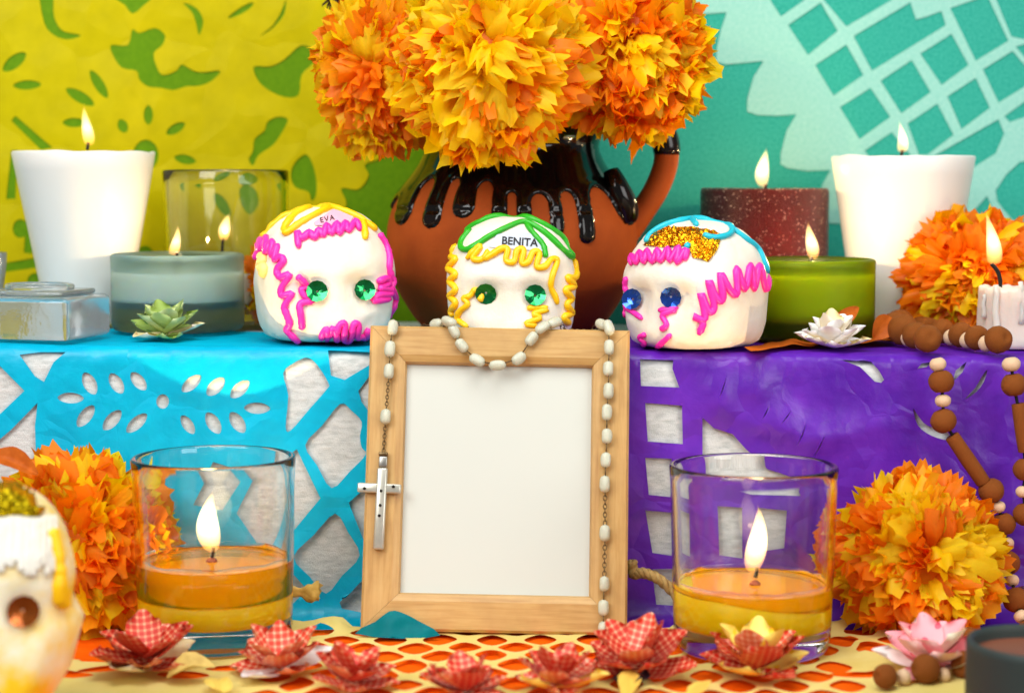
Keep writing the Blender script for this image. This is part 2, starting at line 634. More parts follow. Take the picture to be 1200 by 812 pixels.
def flame_mat():
    m, t, out = nt('flame')
    tc = N(t, "ShaderNodeTexCoord")
    sp = N(t, "ShaderNodeSeparateXYZ")
    t.links.new(tc.outputs["Generated"], sp.inputs[0])
    c = ramp(t, sp.outputs[2], [(0.0, (1.0, 0.35, 0.06, 1)), (0.18, (1.0, 0.55, 0.16, 1)), (0.45, (1.0, 0.80, 0.42, 1)), (0.8, (1.0, 0.72, 0.28, 1)), (1.0, (1.0, 0.5, 0.1, 1))])
    st = ramp(t, sp.outputs[2], [(0.0, (0.25,) * 3 + (1,)), (0.2, (0.55,) * 3 + (1,)), (0.45, (1.0,) * 3 + (1,)), (0.85, (0.95,) * 3 + (1,)), (1.0, (0.5,) * 3 + (1,))])
    mul = N(t, "ShaderNodeMath", operation='MULTIPLY')
    mul.inputs[1].default_value = 520.0
    t.links.new(st, mul.inputs[0])
    e = N(t, "ShaderNodeEmission")
    t.links.new(c, e.inputs[0])
    t.links.new(mul.outputs[0], e.inputs[1])
    t.links.new(e.outputs[0], out.inputs["Volume"])
    return m


M['flame'] = flame_mat()


def glitter_mat():
    m, t, out = nt('red_glitter_wax')
    tc = N(t, "ShaderNodeTexCoord")
    v = N(t, "ShaderNodeTexVoronoi")
    v.inputs["Scale"].default_value = 1500
    t.links.new(tc.outputs["Object"], v.inputs["Vector"])
    spk = N(t, "ShaderNodeSeparateXYZ")
    t.links.new(v.outputs["Color"], spk.inputs[0])
    gt = N(t, "ShaderNodeMath", operation='GREATER_THAN')
    gt.inputs[1].default_value = 0.965
    t.links.new(spk.outputs[0], gt.inputs[0])
    bn = N(t, "ShaderNodeBump")
    bn.inputs["Strength"].default_value = 1.0
    bn.inputs["Distance"].default_value = 0.0012
    t.links.new(v.outputs["Distance"], bn.inputs["Height"])
    p = N(t, "ShaderNodeBsdfPrincipled")
    p.inputs["Roughness"].default_value = 0.32
    p.inputs["Subsurface Weight"].default_value = 0.5
    p.inputs["Subsurface Radius"].default_value = (1, 0.1, 0.05)
    p.inputs["Subsurface Scale"].default_value = 0.02
    mx = N(t, "ShaderNodeMix", data_type='RGBA')
    t.links.new(gt.outputs[0], mx.inputs[0])
    mx.inputs["A"].default_value = rgb(76, 4, 5)
    mx.inputs["B"].default_value = rgb(230, 190, 170)
    t.links.new(mx.outputs["Result"], p.inputs["Base Color"])
    t.links.new(gt.outputs[0], p.inputs["Metallic"])
    t.links.new(bn.outputs[0], p.inputs["Normal"])
    t.links.new(p.outputs[0], out.inputs[0])
    return m


M['glitter'] = glitter_mat()


# ------------------------------------------------------------------ cut sheets
def in_poly(pts, poly):
    P = np.asarray(poly, float)
    x, y = pts[:, 0], pts[:, 1]
    ins = np.zeros(len(pts), bool)
    j = len(P) - 1
    for i in range(len(P)):
        xi, yi = P[i]; xj, yj = P[j]
        if yi != yj:
            c = ((yi > y) != (yj > y)) & (x < (xj - xi) * (y - yi) / (yj - yi) + xi)
            ins ^= c
        j = i
    return ins


def dens(poly, step):
    out = []
    for i in range(len(poly)):
        a = Vector(poly[i][:2]); b = Vector(poly[(i + 1) % len(poly)][:2])
        n = max(1, int((b - a).length / step))
        for k in range(n):
            out.append(a.lerp(b, k / n))
    return out


def cut_sheet(outline, holes, fn, step):
    """flat outline with holes in sheet space, triangulated, mapped by fn(s,t)->Vector"""
    V, E = [], []
    for poly in [outline] + holes:
        d = dens(poly, step)
        o = len(V)
        V += d
        E += [(o + i, o + (i + 1) % len(d)) for i in range(len(d))]
    xs = [v[0] for v in outline]; ys = [v[1] for v in outline]
    rng = random.Random(3)
    gx = int((max(xs) - min(xs)) / step); gy = int((max(ys) - min(ys)) / step)
    G = np.array([(min(xs) + (i + 0.5 + rng.uniform(-.25, .25)) * step, min(ys) + (j + 0.5 + rng.uniform(-.25, .25)) * step) for i in range(gx) for j in range(gy)])
    keep = in_poly(G, [v[:2] for v in outline])
    V += [Vector(p) for p in G[keep]]
    V2, E2, F2 = delaunay_2d_cdt(V, E, [], 0, 1e-7)[:3]
    A = np.array([(v.x, v.y) for v in V2])
    F2 = [f for f in F2 if len(f) == 3]
    FA = np.array([list(f) for f in F2])
    cen = A[FA].mean(axis=1)
    ok = in_poly(cen, [v[:2] for v in outline])
    for h in holes:
        ok &= ~in_poly(cen, [v[:2] for v in h])
    FA = FA[ok]
    used = np.unique(FA)
    mp = -np.ones(len(A), int)
    mp[used] = np.arange(len(used))
    return [fn(A[i][0], A[i][1]) for i in used], [tuple(int(mp[i]) for i in f) for f in FA]


def sm(poly, sub=4):
    return [(p.x, p.y) for p in catmull([(a, b, 0) for a, b in poly], sub, True)]


def leafp(cx, cy, L, W, deg, n=9):
    a = radians(deg)
    out = []
    for k in range(2 * n):
        u = k / n * pi
        x = cos(u) * L / 2
        y = sin(u) * abs(sin(u)) ** 0.25 * W / 2
        out.append((cx + x * cos(a) - y * sin(a), cy + x * sin(a) + y * cos(a)))
    return out


def circp(cx, cy, rx, ry, n=16):
    return [(cx + rx * cos(2 * pi * k / n), cy + ry * sin(2 * pi * k / n)) for k in range(n)]


def nz(x, y, z=0.0, s=1.0):
    return noise.noise(Vector((x * s, y * s, z)))


# ================================================================== THE SETTING
V, F = bevel_box(1.1, 0.95, 0.02, Matrix.Translation((0, 0.86, -0.0105)), 0.002)
props(obj('table', V, F, M['table']), kind='structure')
YW = 1.145
xw = 0.55
V, F = [], []
nx, nyy = 60, 40
for j in range(nyy + 1):
    for i in range(nx + 1):
        x = -xw + 2 * xw * i / nx
        z = 0.0 + 0.62 * j / nyy
        V.append((x, YW + 0.0002 * nz(x, z, 3.1, 9), z))
for j in range(nyy):
    for i in range(nx):
        a = j * (nx + 1) + i
        F.append((a, a + 1, a + nx + 2, a + nx + 1))
props(obj('backdrop', V, F, M['teal']), kind='structure')

# step (box) with its top sloping a hair
BX = 0.5
V = []
for x in (-BX, BX):
    for (y, z) in ((YF + 0.0065, 0.0), (YF + 0.0065, ztop(x) - 0.0026), (1.128, ztop(x) - 0.0026), (1.128, 0.0)):
        V.append((x, y, z))
F = [(0, 1, 2, 3), (7, 6, 5, 4), (0, 4, 5, 1), (1, 5, 6, 2), (2, 6, 7, 3), (3, 7, 4, 0)]
props(obj('altar_step', V, F, M['table'], smooth=False), kind='structure')

RB = 0.005     # radius of the draped edge


def drape(s, t, lift, flare, seed, amp=0.0007):
    """s along x, t down from the step's edge (t<0 on the top); flare = where it turns out onto the table"""
    zt = ztop(s) + lift
    a = RB * pi / 2
    yf = YF - lift
    tz = zt - RB - 0.012            # length of the vertical part
    n1 = nz(s, t, seed, 22) * 0.6 + nz(s, t, seed + 5, 60) * 0.35
    n1 = (n1 + 0.5) * amp
    if t <= 0:
        k = min(1, -t / 0.01)
        return Vector((s, yf + RB - t, zt + n1 * 0.35 * k))
    if t <= a:
        q = t / RB
        return Vector((s, yf + RB - RB * sin(q), zt - RB + RB * cos(q)))
    d = t - a
    k = min(1, d / 0.02)
    if d < tz:
        return Vector((s, yf - n1 * k - 0.004 * flare * (d / tz) ** 2, zt - RB - d))
    e = d - tz
    r = 0.012
    if e < r * pi / 2:
        q = e / r
        return Vector((s, yf - n1 - 0.004 * flare - r + r * cos(q), 0.012 - r * sin(q) + 0.0008 + lift))
    f = e - r * pi / 2
    return Vector((s, yf - n1 - 0.004 * flare - r - f, 0.0008 + lift + max(0, n1) * 0.3))


def px2st(px, py, lift):
    """photo pixel -> drape coordinates of the sheet that hangs there"""
    zt0 = ztop((px - 600) / FPX * YF) + lift
    g = ray(px, py)
    p = CAMP + g * ((YF - lift) / g.y)
    zt = ztop(p.x) + lift
    if p.z > zt - 0.0002:
        p = CAMP + g * ((zt - CAM_H) / g.z)
        return (p.x, -(p.y - YF + lift - RB))
    d = zt - p.z
    a = RB * pi / 2
    if d < RB:
        return (p.x, RB * acos(1 - d / RB))
    return (p.x, a + d - RB)


# white slub cloth over the step
out = [(-0.46, -0.195), (0.46, -0.195), (0.46, 0.142), (-0.46, 0.142)]
V, F = cut_sheet(out, [], lambda s, t: drape(s, t, -0.0012, 0, 1.3, 0.0004), 0.006)
props(obj('step_cloth', V, F, M['cloth']), 'white slubby cloth over the step, showing through the paper cutouts', 'cloth')

# ------------------------------------------------------------------ turquoise cut paper
LT = 0.0004
oz = lambda pts: [(x * 0.369, 240 + y * 0.369) for x, y in pts]
holes_px = []
leaf_z = [(285, 567, 78, 42, 62), (370, 567, 74, 40, 58), (440, 560, 72, 38, 50), (608, 567, 78, 38, -40), (685, 577, 76, 42, -45), (762, 585, 78, 40, -42),
          (225, 613, 84, 34, 2), (817, 645, 84, 36, 2), (273, 670, 84, 40, -52), (357, 683, 82, 40, -48), (435, 692, 86, 38, -42),
          (597, 697, 70, 34, 55), (678, 692, 78, 42, 58), (755, 690, 78, 42, 55)]
for (x, y, L, W, dg) in leaf_z:
    holes_px.append(leafp(x * 0.369, 240 + y * 0.369, L * 0.369, W * 0.369, dg))
holes_px.append(circp(517 * 0.369, 240 + 624 * 0.369, 7.5, 8.5))
holes_px.append(oz([(62, 476), (130, 468), (208, 468), (170, 500), (140, 562), (112, 545)]))
holes_px.append(oz([(-130, 515), (0, 512), (78, 590), (0, 665), (-130, 620)]))
holes_px.append(oz([(120, 628), (112, 700), (118, 860), (-20, 900), (-30, 770), (38, 712)]))
holes_px.append(sm([(332, 437), (345, 425), (360, 419), (372, 428), (385, 449), (383, 456), (362, 480), (341, 504), (335, 500), (338, 463)], 3))
holes_px.append([(384, 411), (434, 413), (446, 420), (404, 445), (388, 440)])
holes_px.append(sm([(399, 473), (412, 481), (424, 494), (422, 510), (424, 524), (429, 532), (410, 552), (389, 571), (372, 545), (358, 521), (378, 498)], 3))
holes_px.append([(446, 423), (420, 458), (424, 471), (446, 500)])
holes_px.append([(348, 526), (376, 583), (320, 650), (280, 600), (300, 560)])
holes_px.append(sm([(393, 601), (408, 622), (422, 649), (402, 672), (383, 693), (364, 674), (345, 651), (368, 626)], 3))
holes_px.append([(409, 588), (446, 556), (446, 650), (426, 630)])
holes_px.append([(399, 706), (446, 655), (446, 722), (402, 713)])
holes_px.append([(300, 668), (330, 655), (362, 690), (330, 722), (290, 700)])
holes_px.append([(250, 540), (290, 552), (262, 596), (225, 590)])
holes = [[px2st(x, y, LT) for x, y in h] for h in holes_px]
out = [(-0.42, -0.09), (-0.2, -0.105), (-0.1, -0.085), (-0.02, -0.095), (0.005, -0.06), (0.003, 0.05), (-0.004, 0.15), (-0.03, 0.158), (-0.1, 0.168), (-0.2, 0.160), (-0.42, 0.165)]
V, F = cut_sheet(out, holes, lambda s, t: drape(s, t, LT, 1, 7.7), 0.0036)
props(obj('turquoise_cut_paper', V, F, M['turq']), 'turquoise cut tissue paper with leaf-shaped holes draped over the step', 'paper')

# ------------------------------------------------------------------ purple cut paper
LP = 0.0008
ph = [[(750, 421), (789, 422), (788, 432), (796, 454), (751, 452)],
      [(756, 472), (799, 475), (800, 520), (759, 517)],
      [(823, 489), (836, 501), (858, 508), (874, 526), (900, 548), (938, 560), (945, 577), (880, 575), (823, 560)],
      [(756, 536), (787, 537), (790, 582), (760, 579)],
      [(756, 597), (790, 600), (790, 650), (764, 646)],
      [(764, 665), (801, 664), (799, 711), (768, 709)],
      [(836, 590), (868, 592), (868, 652), (838, 648)],
      [(888, 592), (926, 596), (922, 640), (890, 644)],
      sm([(986, 422), (1004, 423), (1021, 424), (1036, 445), (1025, 447), (1008, 430)], 2),
      sm([(1069, 478), (1076, 488), (1086, 498), (1110, 506), (1110, 515), (1091, 510), (1075, 498)], 3),
      [(1133, 424), (1128, 436), (1116, 448), (1120, 434)],
      sm([(1157, 433), (1153, 447), (1144, 459), (1130, 468), (1143, 454), (1150, 442)], 2),
      [(1094, 424), (1086, 430), (1075, 432), (1080, 426)],
      [(1172, 690), (1196, 684), (1230, 700), (1230, 716), (1190, 716)]]
for (a, b, c, d) in [(901, 474, 892, 491), (927, 480, 914, 496), (944, 495, 933, 522), (966, 506, 953, 536), (851, 441, 842, 466)]:
    dx, dy = (d - b), -(c - a)
    l = sqrt(dx * dx + dy * dy)
    ph.append([(a, b), ((a + c) / 2 + dx / l * 0.8, (b + d) / 2 + dy / l * 0.8), (c, d), ((a + c) / 2 - dx / l * 0.4, (b + d) / 2 - dy / l * 0.4)])
holes = [[px2st(x, y, LP) for x, y in h] for h in ph]
out = [(0.02, -0.11), (0.1, -0.095), (0.17, -0.105), (0.25, -0.08), (0.42, -0.09), (0.42, 0.166), (0.25, 0.160), (0.15, 0.17), (0.08, 0.160), (0.03, 0.166), (0.012, 0.15), (0.008, 0.0)]


def purple_fn(s, t):
    p = drape(s, t, LP, 1, 19.2, 0.0012)
    if t > 0.01:      # little lifted flaps beside the slits
        for (a, b, amp, r) in ((0.127, 0.033, 0.002, 0.006), (0.137, 0.036, 0.0018, 0.006), (0.15, 0.045, 0.002, 0.007), (0.105, 0.022, 0.003, 0.009), (0.122, 0.020, 0.003, 0.008)):
            d = (s - a) ** 2 + (t - b) ** 2
            p.y -= amp * exp(-d / (r * r))
        p.y -= 0.0022 * exp(-((t - 0.030 - 0.02 * nz(s, 0, 4, 10)) / 0.006) ** 2) * max(0, sin((s - 0.08) * 22))
    return p


V, F = cut_sheet(out, holes, purple_fn, 0.0034)
props(obj('purple_cut_paper', V, F, M['purple']), 'purple cut tissue paper with square windows draped over the step', 'paper')

# ------------------------------------------------------------------ papers on the wall
third = lambda pts, ox=0, oy=0: [(ox + x / 3, oy + y / 3) for x, y in pts]


def wall_fn(dy, seed, amp):
    def fn(px, py):
        p = at(px, py, YW - dy)
        c = abs(nz(px * 0.6 + py * 0.8, px * 0.15 - py * 0.1, seed, 0.02))
        n = nz(px, py, seed + 2, 0.008) * 0.7 + nz(px, py, seed + 9, 0.025) * 0.25 - 0.5 * c
        p.y += -amp * (0.9 + n)
        return p
    return fn


green_out = [(-270, -60), (560, -60), (556, 100), (552, 396), (-270, 396)]
V, F = cut_sheet(green_out, [], wall_fn(0.0006, 2.2, 0.0002), 14)
props(obj('green_backdrop_paper', V, F, M['green_sheet']), 'plain green tissue paper hung behind the yellow cutout sheet', 'paper')

yh = [
    sm(third([(140, -30), (185, -30), (188, 40), (198, 80), (225, 112), (285, 125), (240, 140), (190, 125), (155, 80)]), 3),
    sm(third([(395, -20), (535, -20), (500, 25), (465, 50), (440, 20)]), 2),
    sm(third([(645, 12), (690, 30), (715, 75), (700, 125), (690, 85), (675, 45)]), 3),
    sm(third([(800, 65), (850, 25), (890, 10), (880, 30), (840, 55)]), 3),
    sm(third([(1005, 0), (1000, 50), (960, 100), (915, 128), (960, 90), (990, 40)]), 3),
    sm(third([(465, 105), (490, 118), (545, 100), (580, 125), (570, 160), (540, 190), (555, 245), (575, 265), (620, 250), (640, 228), (680, 250), (720, 255), (775, 250), (745, 285), (700, 303), (655, 305), (610, 318), (565, 310), (520, 305), (490, 280), (480, 250), (430, 240), (400, 200), (390, 160), (450, 160)]), 3),
    sm(third([(893, 235), (950, 235), (1000, 210), (1060, 160), (1112, 185), (1100, 225), (1060, 265), (1050, 335), (1000, 342), (940, 315), (905, 280)]), 3),
    sm(third([(1012, 420), (975, 412), (940, 430), (930, 460), (895, 490), (890, 530), (875, 560), (890, 582), (910, 545), (960, 510), (995, 460)]), 3),
    sm(third([(1075, 543), (1100, 580), (1113, 640), (1110, 690), (1095, 705), (1085, 675), (1040, 660), (1022, 620), (1035, 575)]), 3),
    leafp(17, 73, 34, 15, -38), leafp(32, 100, 33, 11, -3), leafp(116, 99, 38, 12, 58), leafp(94, 114, 38, 13, 30), leafp(87, 144, 27, 11, 0),
    leafp(144, 148, 17, 12, 65), leafp(174, 135, 23, 11, 90), leafp(206, 151, 25, 11, -30), leafp(217, 187, 26, 11, 12), circp(171, 182, 15, 18), leafp(225, 212, 20, 9, 50), leafp(200, 216, 18, 8, 60),
    third([(55, 408), (185, 520), (145, 528), (40, 425)]), third([(40, 530), (62, 528), (55, 700), (22, 700)]),
    [(2, 309), (48, 301), (48, 313), (4, 319)], circp(41, 330, 9, 10), circp(24, 268, 9, 11), [(31, 246), (37, 246), (38, 298), (28, 296)],
    leafp(260, 240, 34, 14, 55), sm([(282, 222), (292, 215), (306, 224), (308, 240), (296, 252), (285, 240)], 2), [(258, 346), (284, 340), (284, 350), (258, 356)],
    circp(170, 300, 10, 12), leafp(8, 360, 20, 9, 30)] + [leafp(-120 + 46 * cos(k * 0.9), 110 + 46 * sin(k * 0.9), 34, 13, math.degrees(k * 0.9)) for k in range(7)] + [leafp(-170 + 50 * k, 260, 36, 14, 40) for k in range(3)]
yellow_out = [(-262, -55), (475, -55), (478, 10), (468, 70)] + [(p.x, p.y) for p in catmull([(468, 72, 0), (474, 100, 0), (466, 128, 0), (449, 142, 0), (456, 160, 0), (448, 184, 0), (428, 193, 0), (432, 206, 0), (420, 222, 0), (400, 221, 0), (406, 238, 0), (398, 256, 0), (376, 261, 0), (378, 285, 0), (360, 315, 0), (352, 340, 0)], 5)] + [(350, 396), (-262, 396)]
V, F = cut_sheet(yellow_out, yh, wall_fn(0.0012, 11.4, 0.0004), 7)
props(obj('yellow_cut_paper', V, F, M['yellow_sheet']), 'yellow cut tissue paper with flower and leaf cutouts hung as backdrop', 'paper')

E = lambda pts: third(pts, 800, 0)
mh = [E([(370, 90), (485, 10), (545, 110), (440, 195)]), E([(465, 230), (575, 158), (635, 265), (530, 338)]), E([(552, 378), (660, 310), (730, 412), (622, 490)]),
      E([(300, -10), (270, -60), (450, -60), (430, 0), (345, 60)]), E([(495, 0), (480, -60), (735, -60), (745, -5), (575, 95)]),
      E([(600, 128), (800, 10), (812, 45), (820, 70), (850, 62), (910, 40), (925, 90), (665, 250)]),
      E([(695, 285), (805, 212), (872, 325), (768, 400)]), E([(835, 190), (945, 120), (1005, 230), (910, 300)]), E([(930, 340), (1030, 275), (1080, 380), (980, 455)]),
      E([(790, 435), (895, 365), (952, 475), (860, 545), (830, 545)]), E([(640, 530), (735, 465), (800, 545), (790, 600), (690, 600)]),
      E([(940, 30), (1070, -15), (1145, 145), (1030, 215)]), E([(1055, 245), (1160, 180), (1210, 240), (1260, 270), (1110, 362)]),
      E([(1130, 410), (1200, 360), (1290, 310), (1300, 380), (1150, 430)]), E([(1110, 420), (1130, 470), (1100, 540), (1020, 590), (960, 550), (880, 560), (890, 545)]),
      sm(E([(1185, 570), (1240, 600), (1300, 800), (1200, 800), (1130, 740), (1100, 670)]), 2), E([(1070, 690), (1100, 760), (1060, 830), (960, 810)]),
      E([(1085, -40), (1300, -60), (1300, 110), (1200, 140), (1155, 130)]), E([(1170, 165), (1300, 130), (1300, 240), (1225, 230)])]
scal = [(-120, -120), (-60, -10), (20, 44), (80, 50), (155, 45), (133, 110), (118, 180), (118, 218), (150, 228), (285, 215), (250, 270), (228, 345), (226, 392), (260, 405), (330, 408), (400, 402), (366, 460), (345, 540), (344, 578), (370, 592), (440, 602), (520, 598), (490, 650), (475, 740), (480, 770), (520, 785), (640, 790), (610, 860), (600, 940), (640, 960), (760, 965), (740, 1040), (740, 1180), (2150, 1180), (2150, -120)]
V, F = cut_sheet(E(scal), mh, wall_fn(0.0006, 31.4, 0.0003), 8)
props(obj('mint_cut_paper', V, F, M['mint']), 'pale mint cut tissue paper with scalloped edge and slanted square lattice', 'paper')

# ------------------------------------------------------------------ papers on the table
out = [(-0.34, 0.70), (0.34, 0.70), (0.34, 0.892), (0.2, 0.897), (0.05, 0.890), (-0.1, 0.896), (-0.34, 0.893)]
V, F = cut_sheet(out, [], lambda s, t: Vector((s, t, 0.0018 + 0.0009 * (nz(s, t, 1, 30) + 0.5))), 0.008)
props(obj('orange_table_paper', V, F, M['orange_sheet']), 'plain bright orange tissue paper spread on the table under the cream lattice', 'paper')

ch = []
rng = random.Random(5)
for r in range(9):
    yy = 0.882 - r * 0.0155
    for c in range(-9, 10):
        xx = c * 0.0236 + (0.0118 if r % 2 else 0) + 0.002 + rng.uniform(-.0006, .0006)
        wx, wy = 0.0158 + rng.uniform(-.0012, .0012), 0.0205 + rng.uniform(-.0015, .0015)
        if r == 0: wy = 0.013
        if not (-0.105 < xx < 0.2): continue
        if xx > 0.15 and r > 2: continue
        ch.append(sm([(xx - wx / 2, yy), (xx, yy - wy / 2), (xx + wx / 2, yy), (xx, yy + wy / 2)], 4))
for (px, py, L, W, dg) in [(130, 792, .03, .01, 20), (215, 800, .024, .012, -10), (270, 792, .022, .01, 10), (70, 800, .03, .012, 0), (280, 770, .02, .008, 5), (1010, 800, .03, .01, 0)]:
    g = ground(px, py)
    ch.append(leafp(g.x, g.y, L, W, dg))
top = []
for i in range(23):
    x = -0.115 + i * 0.0142
    top.append((x, 0.891 if i % 2 else 0.8945))
out = [(0.215, 0.86), (0.23, 0.80), (0.22, 0.745), (-0.24, 0.745), (-0.25, 0.80), (-0.215, 0.833), (-0.16, 0.826), (-0.118, 0.86)] + top
V, F = cut_sheet(out, ch, lambda s, t: Vector((s, t, 0.0036 + 0.0018 * (nz(s, t, 8, 28) + 0.6) * (1.0 if abs(s + 0.144) > 0.05 and abs(s - 0.11) > 0.05 else 0.1) + 0.006 * max(0, (t - 0.878) / 0.02) * (1 if abs(s) > 0.08 else 0.1))), 0.004)
props(obj('cream_cut_paper', V, F, M['cream']), 'cream yellow cut tissue paper with a diamond lattice lying on the table', 'paper')
ZT = 0.0045      # resting height on the papers of the table

# ================================================================== CANDLES
LAMP = True


def flame(root, px, py_base, py_tip, Y, width=13, lean=0, power=0.03, wick=6, light_dz=0.0):
    """wick + flame (+ its light) at photo pixels, depth Y"""
    b = at(px, py_base, Y)
    tip = at(px + lean, py_tip, Y)
    h = (tip - b).length
    ax = (tip - b)
    r = pxm(width, Y) / 2
    V, F = [], []
    n, m = 16, 14
    for i in range(m + 1):
        t = i / m
        pk = 0.66 + 0.14 * sin(px * 1.7)
        rr = r * (sin(pi * min(1, t * 1.02 + 0.02) ** pk)) ** 0.85 * (1 - 0.22 * t) if 0 < t < 1 else 0.0001
        c = b + ax * t + Vector((r * 0.35 * sin(t * 3.4 + px), 0, 0))
        for k in range(n):
            a = 2 * pi * k / n
            V.append(c + Vector((rr * cos(a), rr * sin(a), 0)))
    for i in range(m):
        for k in range(n):
            F.append((i * n + k, i * n + (k + 1) % n, (i + 1) * n + (k + 1) % n, (i + 1) * n + k))
    f = obj('flame', V, F, M['flame'], root)
    if wick:
        wl = pxm(wick, Y)
        p0 = b - Vector((0, 0, wl))
        P = catmull([p0, b + Vector((0.0004, 0, 0)), b + ax * 0.1 + Vector((0.0008, 0, 0))], 4)
        V, F = tube(P, 0.0009, 8)
        obj('wick', V, F, M['wick'], root)
    if power > 0:
        l = bpy.data.lights.new('flame_light', 'POINT')
        l.energy = power
        l.color = (1.0, 0.70, 0.34)
        l.shadow_soft_size = min(0.0012, r * 0.5)
        lo = bpy.data.objects.new('flame_light', l)
        COL.objects.link(lo)
        lo.parent = root
        lo.location = b + ax * 0.35 - ORG[root] + Vector((0, 0, light_dz))
    return f


def arc_prof(r0, z0, r1, z1, n=4):
    return [(r0 + (r1 - r0) * sin(k / n * pi / 2), z0 + (z1 - z0) * (1 - cos(k / n * pi / 2))) for k in range(n + 1)]


def white_candle(px, Y, py_top, rt_px, rb_px, label, fl):
    base = shelf(px, Y)
    top = at(px, py_top, Y).z - base.z
    rt, rb = pxm(rt_px, Y), pxm(rb_px, Y)
    root = thing('tapered_candle', label, 'candle', base, 'white tapered candles')
    prof = [(rb * 0.9, 0), (rb, 0.002)] + [(rb + (rt - rb) * t, 0.002 + (top - 0.003) * t) for t in [i / 10 for i in range(1, 11)]] + \
           [(rt - 0.0006, top), (rt - 0.002, top), (rt - 0.0032, top - 0.0012), (rt * 0.6, top - 0.0022), (0.0, top - 0.003)]
    wob = lambda r, z, a: (r * (1 + 0.002 * sin(a * 3 + z * 40)), z + (0.0009 * nz(cos(a) * 3, sin(a) * 3, px) if z > top - 0.004 else 0))
    V, F = lathe(prof, base, 72, wob=wob)
    obj('wax_body', V, F, M['wax_white'], root)
    flame(root, *fl)
    return root


white_candle(101, 1.055, 178, 82, 46, 'white tapered candle behind the frosted grey candle glass', (102, 172, 122, 1.055, 15, -1, 0.02, 4))
white_candle(1056, 1.062, 183, 82.5, 52, 'white tapered candle between green candle glass and orange tissue flower', (1056, 180, 140, 1.062, 14, -1, 0.02, 3))


def holder(name, px, Y, py_top, r_px, label, mat, wax_mat, wax_py, fl, base, rb_px=None, wall=0.003, floor=0.008, cat='candle', group=None, n=80, wob=None, light_dz=0.0):
    top = at(px, py_top, Y).z - base.z
    r = pxm(r_px, Y)
    rb = pxm(rb_px, Y) if rb_px else r
    root = thing(name, label, cat, base, group)
    R = lambda z: rb + (r - rb) * z / top
    prof = [(0, 0.0012), (rb * 0.7, 0.001), (rb - 0.004, 0.0), (rb - 0.0015, 0.0006), (R(0.003), 0.003)]
    prof += [(R(top * t), top * t) for t in (0.15, 0.3, 0.5, 0.7, 0.9)]
    prof += [(R(top) + 0.0001, top - 0.0012), (R(top) - wall * 0.2, top - 0.0003), (R(top) - wall * 0.5, top), (R(top) - wall * 0.8, top - 0.0003), (R(top) - wall, top - 0.0014)]
    prof += [(R(top * t) - wall, top * t) for t in (0.9, 0.7, 0.5, 0.3)]
    prof += [(R(floor) - wall - 0.0002, floor + 0.004), (R(floor) - wall - 0.0015, floor + 0.001), (R(floor) - wall - 0.004, floor), (0, floor)]
    V, F = lathe(prof, base, n)
    obj('glass', V, F, mat, root)
    if wax_mat:
        wz = at(px, wax_py, Y).z - base.z
        ri = lambda z: R(z) - wall + 0.00035
        prof = [(0, floor - 0.0003), (ri(floor) - 0.004, floor - 0.0003), (ri(floor) - 0.0010, floor + 0.001), (ri(floor + 0.004), floor + 0.004)]
        prof += [(ri(floor + (wz - floor) * t), floor + (wz - floor) * t) for t in (0.3, 0.6, 0.9)]
        prof += [(ri(wz), wz), (ri(wz) - 0.001, wz - 0.0006), (ri(wz) * 0.5, wz - 0.0012), (0, wz - 0.001)]
        V, F = lathe(prof, base, 64)
        obj('wax', V, F, wax_mat, root)
    if fl:
        flame(root, *fl, light_dz=light_dz)
    return root


# glass tumbler behind on the left; candle added for a flame reflection
holder('glass_tumbler', 266, 1.072, 199, 73, 'tall clear glass tumbler behind the frosted grey one, with an added candle for a flame reflection', M['glass_tint'], M['wax_white'], 318,
       (260, 284, 248, 1.072, 15, 11, 0.02, 20), shelf(266, 1.072), rb_px=70, wall=0.0028, floor=0.01)
holder('frosted_candle_glass', 208, 1.012, 297, 77, 'frosted grey glass candle holder standing behind the green paper flower', M['frost_grey'], M['wax_holder'], 318,
       (206, 300, 262, 1.012, 14, 0, 0.14, 22), shelf(208, 1.012), wall=0.0035, floor=0.013)
holder('frosted_candle_glass', 950, 1.0, 303, 75, 'frosted olive green glass candle holder beside the sugar skull with blue eyes', M['frost_green'], M['wax_holder'], 320,
       (950, 306, 258, 1.0, 17, 0, 0.22, 22), shelf(950, 1.0), wall=0.0035, floor=0.010)

# red glitter pillar
base = shelf(895, 1.072)
tp = at(895, 221, 1.072).z - base.z
r = pxm(74.5, 1.072)
root = thing('glitter_candle', 'dark red glittery pillar candle rising behind the olive green candle glass', 'candle', base)
prof = [(r * 0.96, 0), (r, 0.002), (r, tp * 0.25), (r, tp * 0.5), (r, tp * 0.75), (r, tp - 0.0015), (r - 0.0008, tp), (r - 0.004, tp), (r - 0.006, tp - 0.002), (r * 0.5, tp - 0.010), (0, tp - 0.013)]
V, F = lathe(prof, base, 96, wob=lambda r, z, a: (r * (1 + 0.003 * nz(cos(a) * 40, sin(a) * 40, z * 900)), z + 0.0004 * nz(cos(a) * 12, sin(a) * 12, 4)))
obj('wax_body', V, F, M['glitter'], root)
flame(root, 896, 221, 172, 1.072, 18, 0, 0.12, 12)

# ------------------------------------------------------------------ front votives


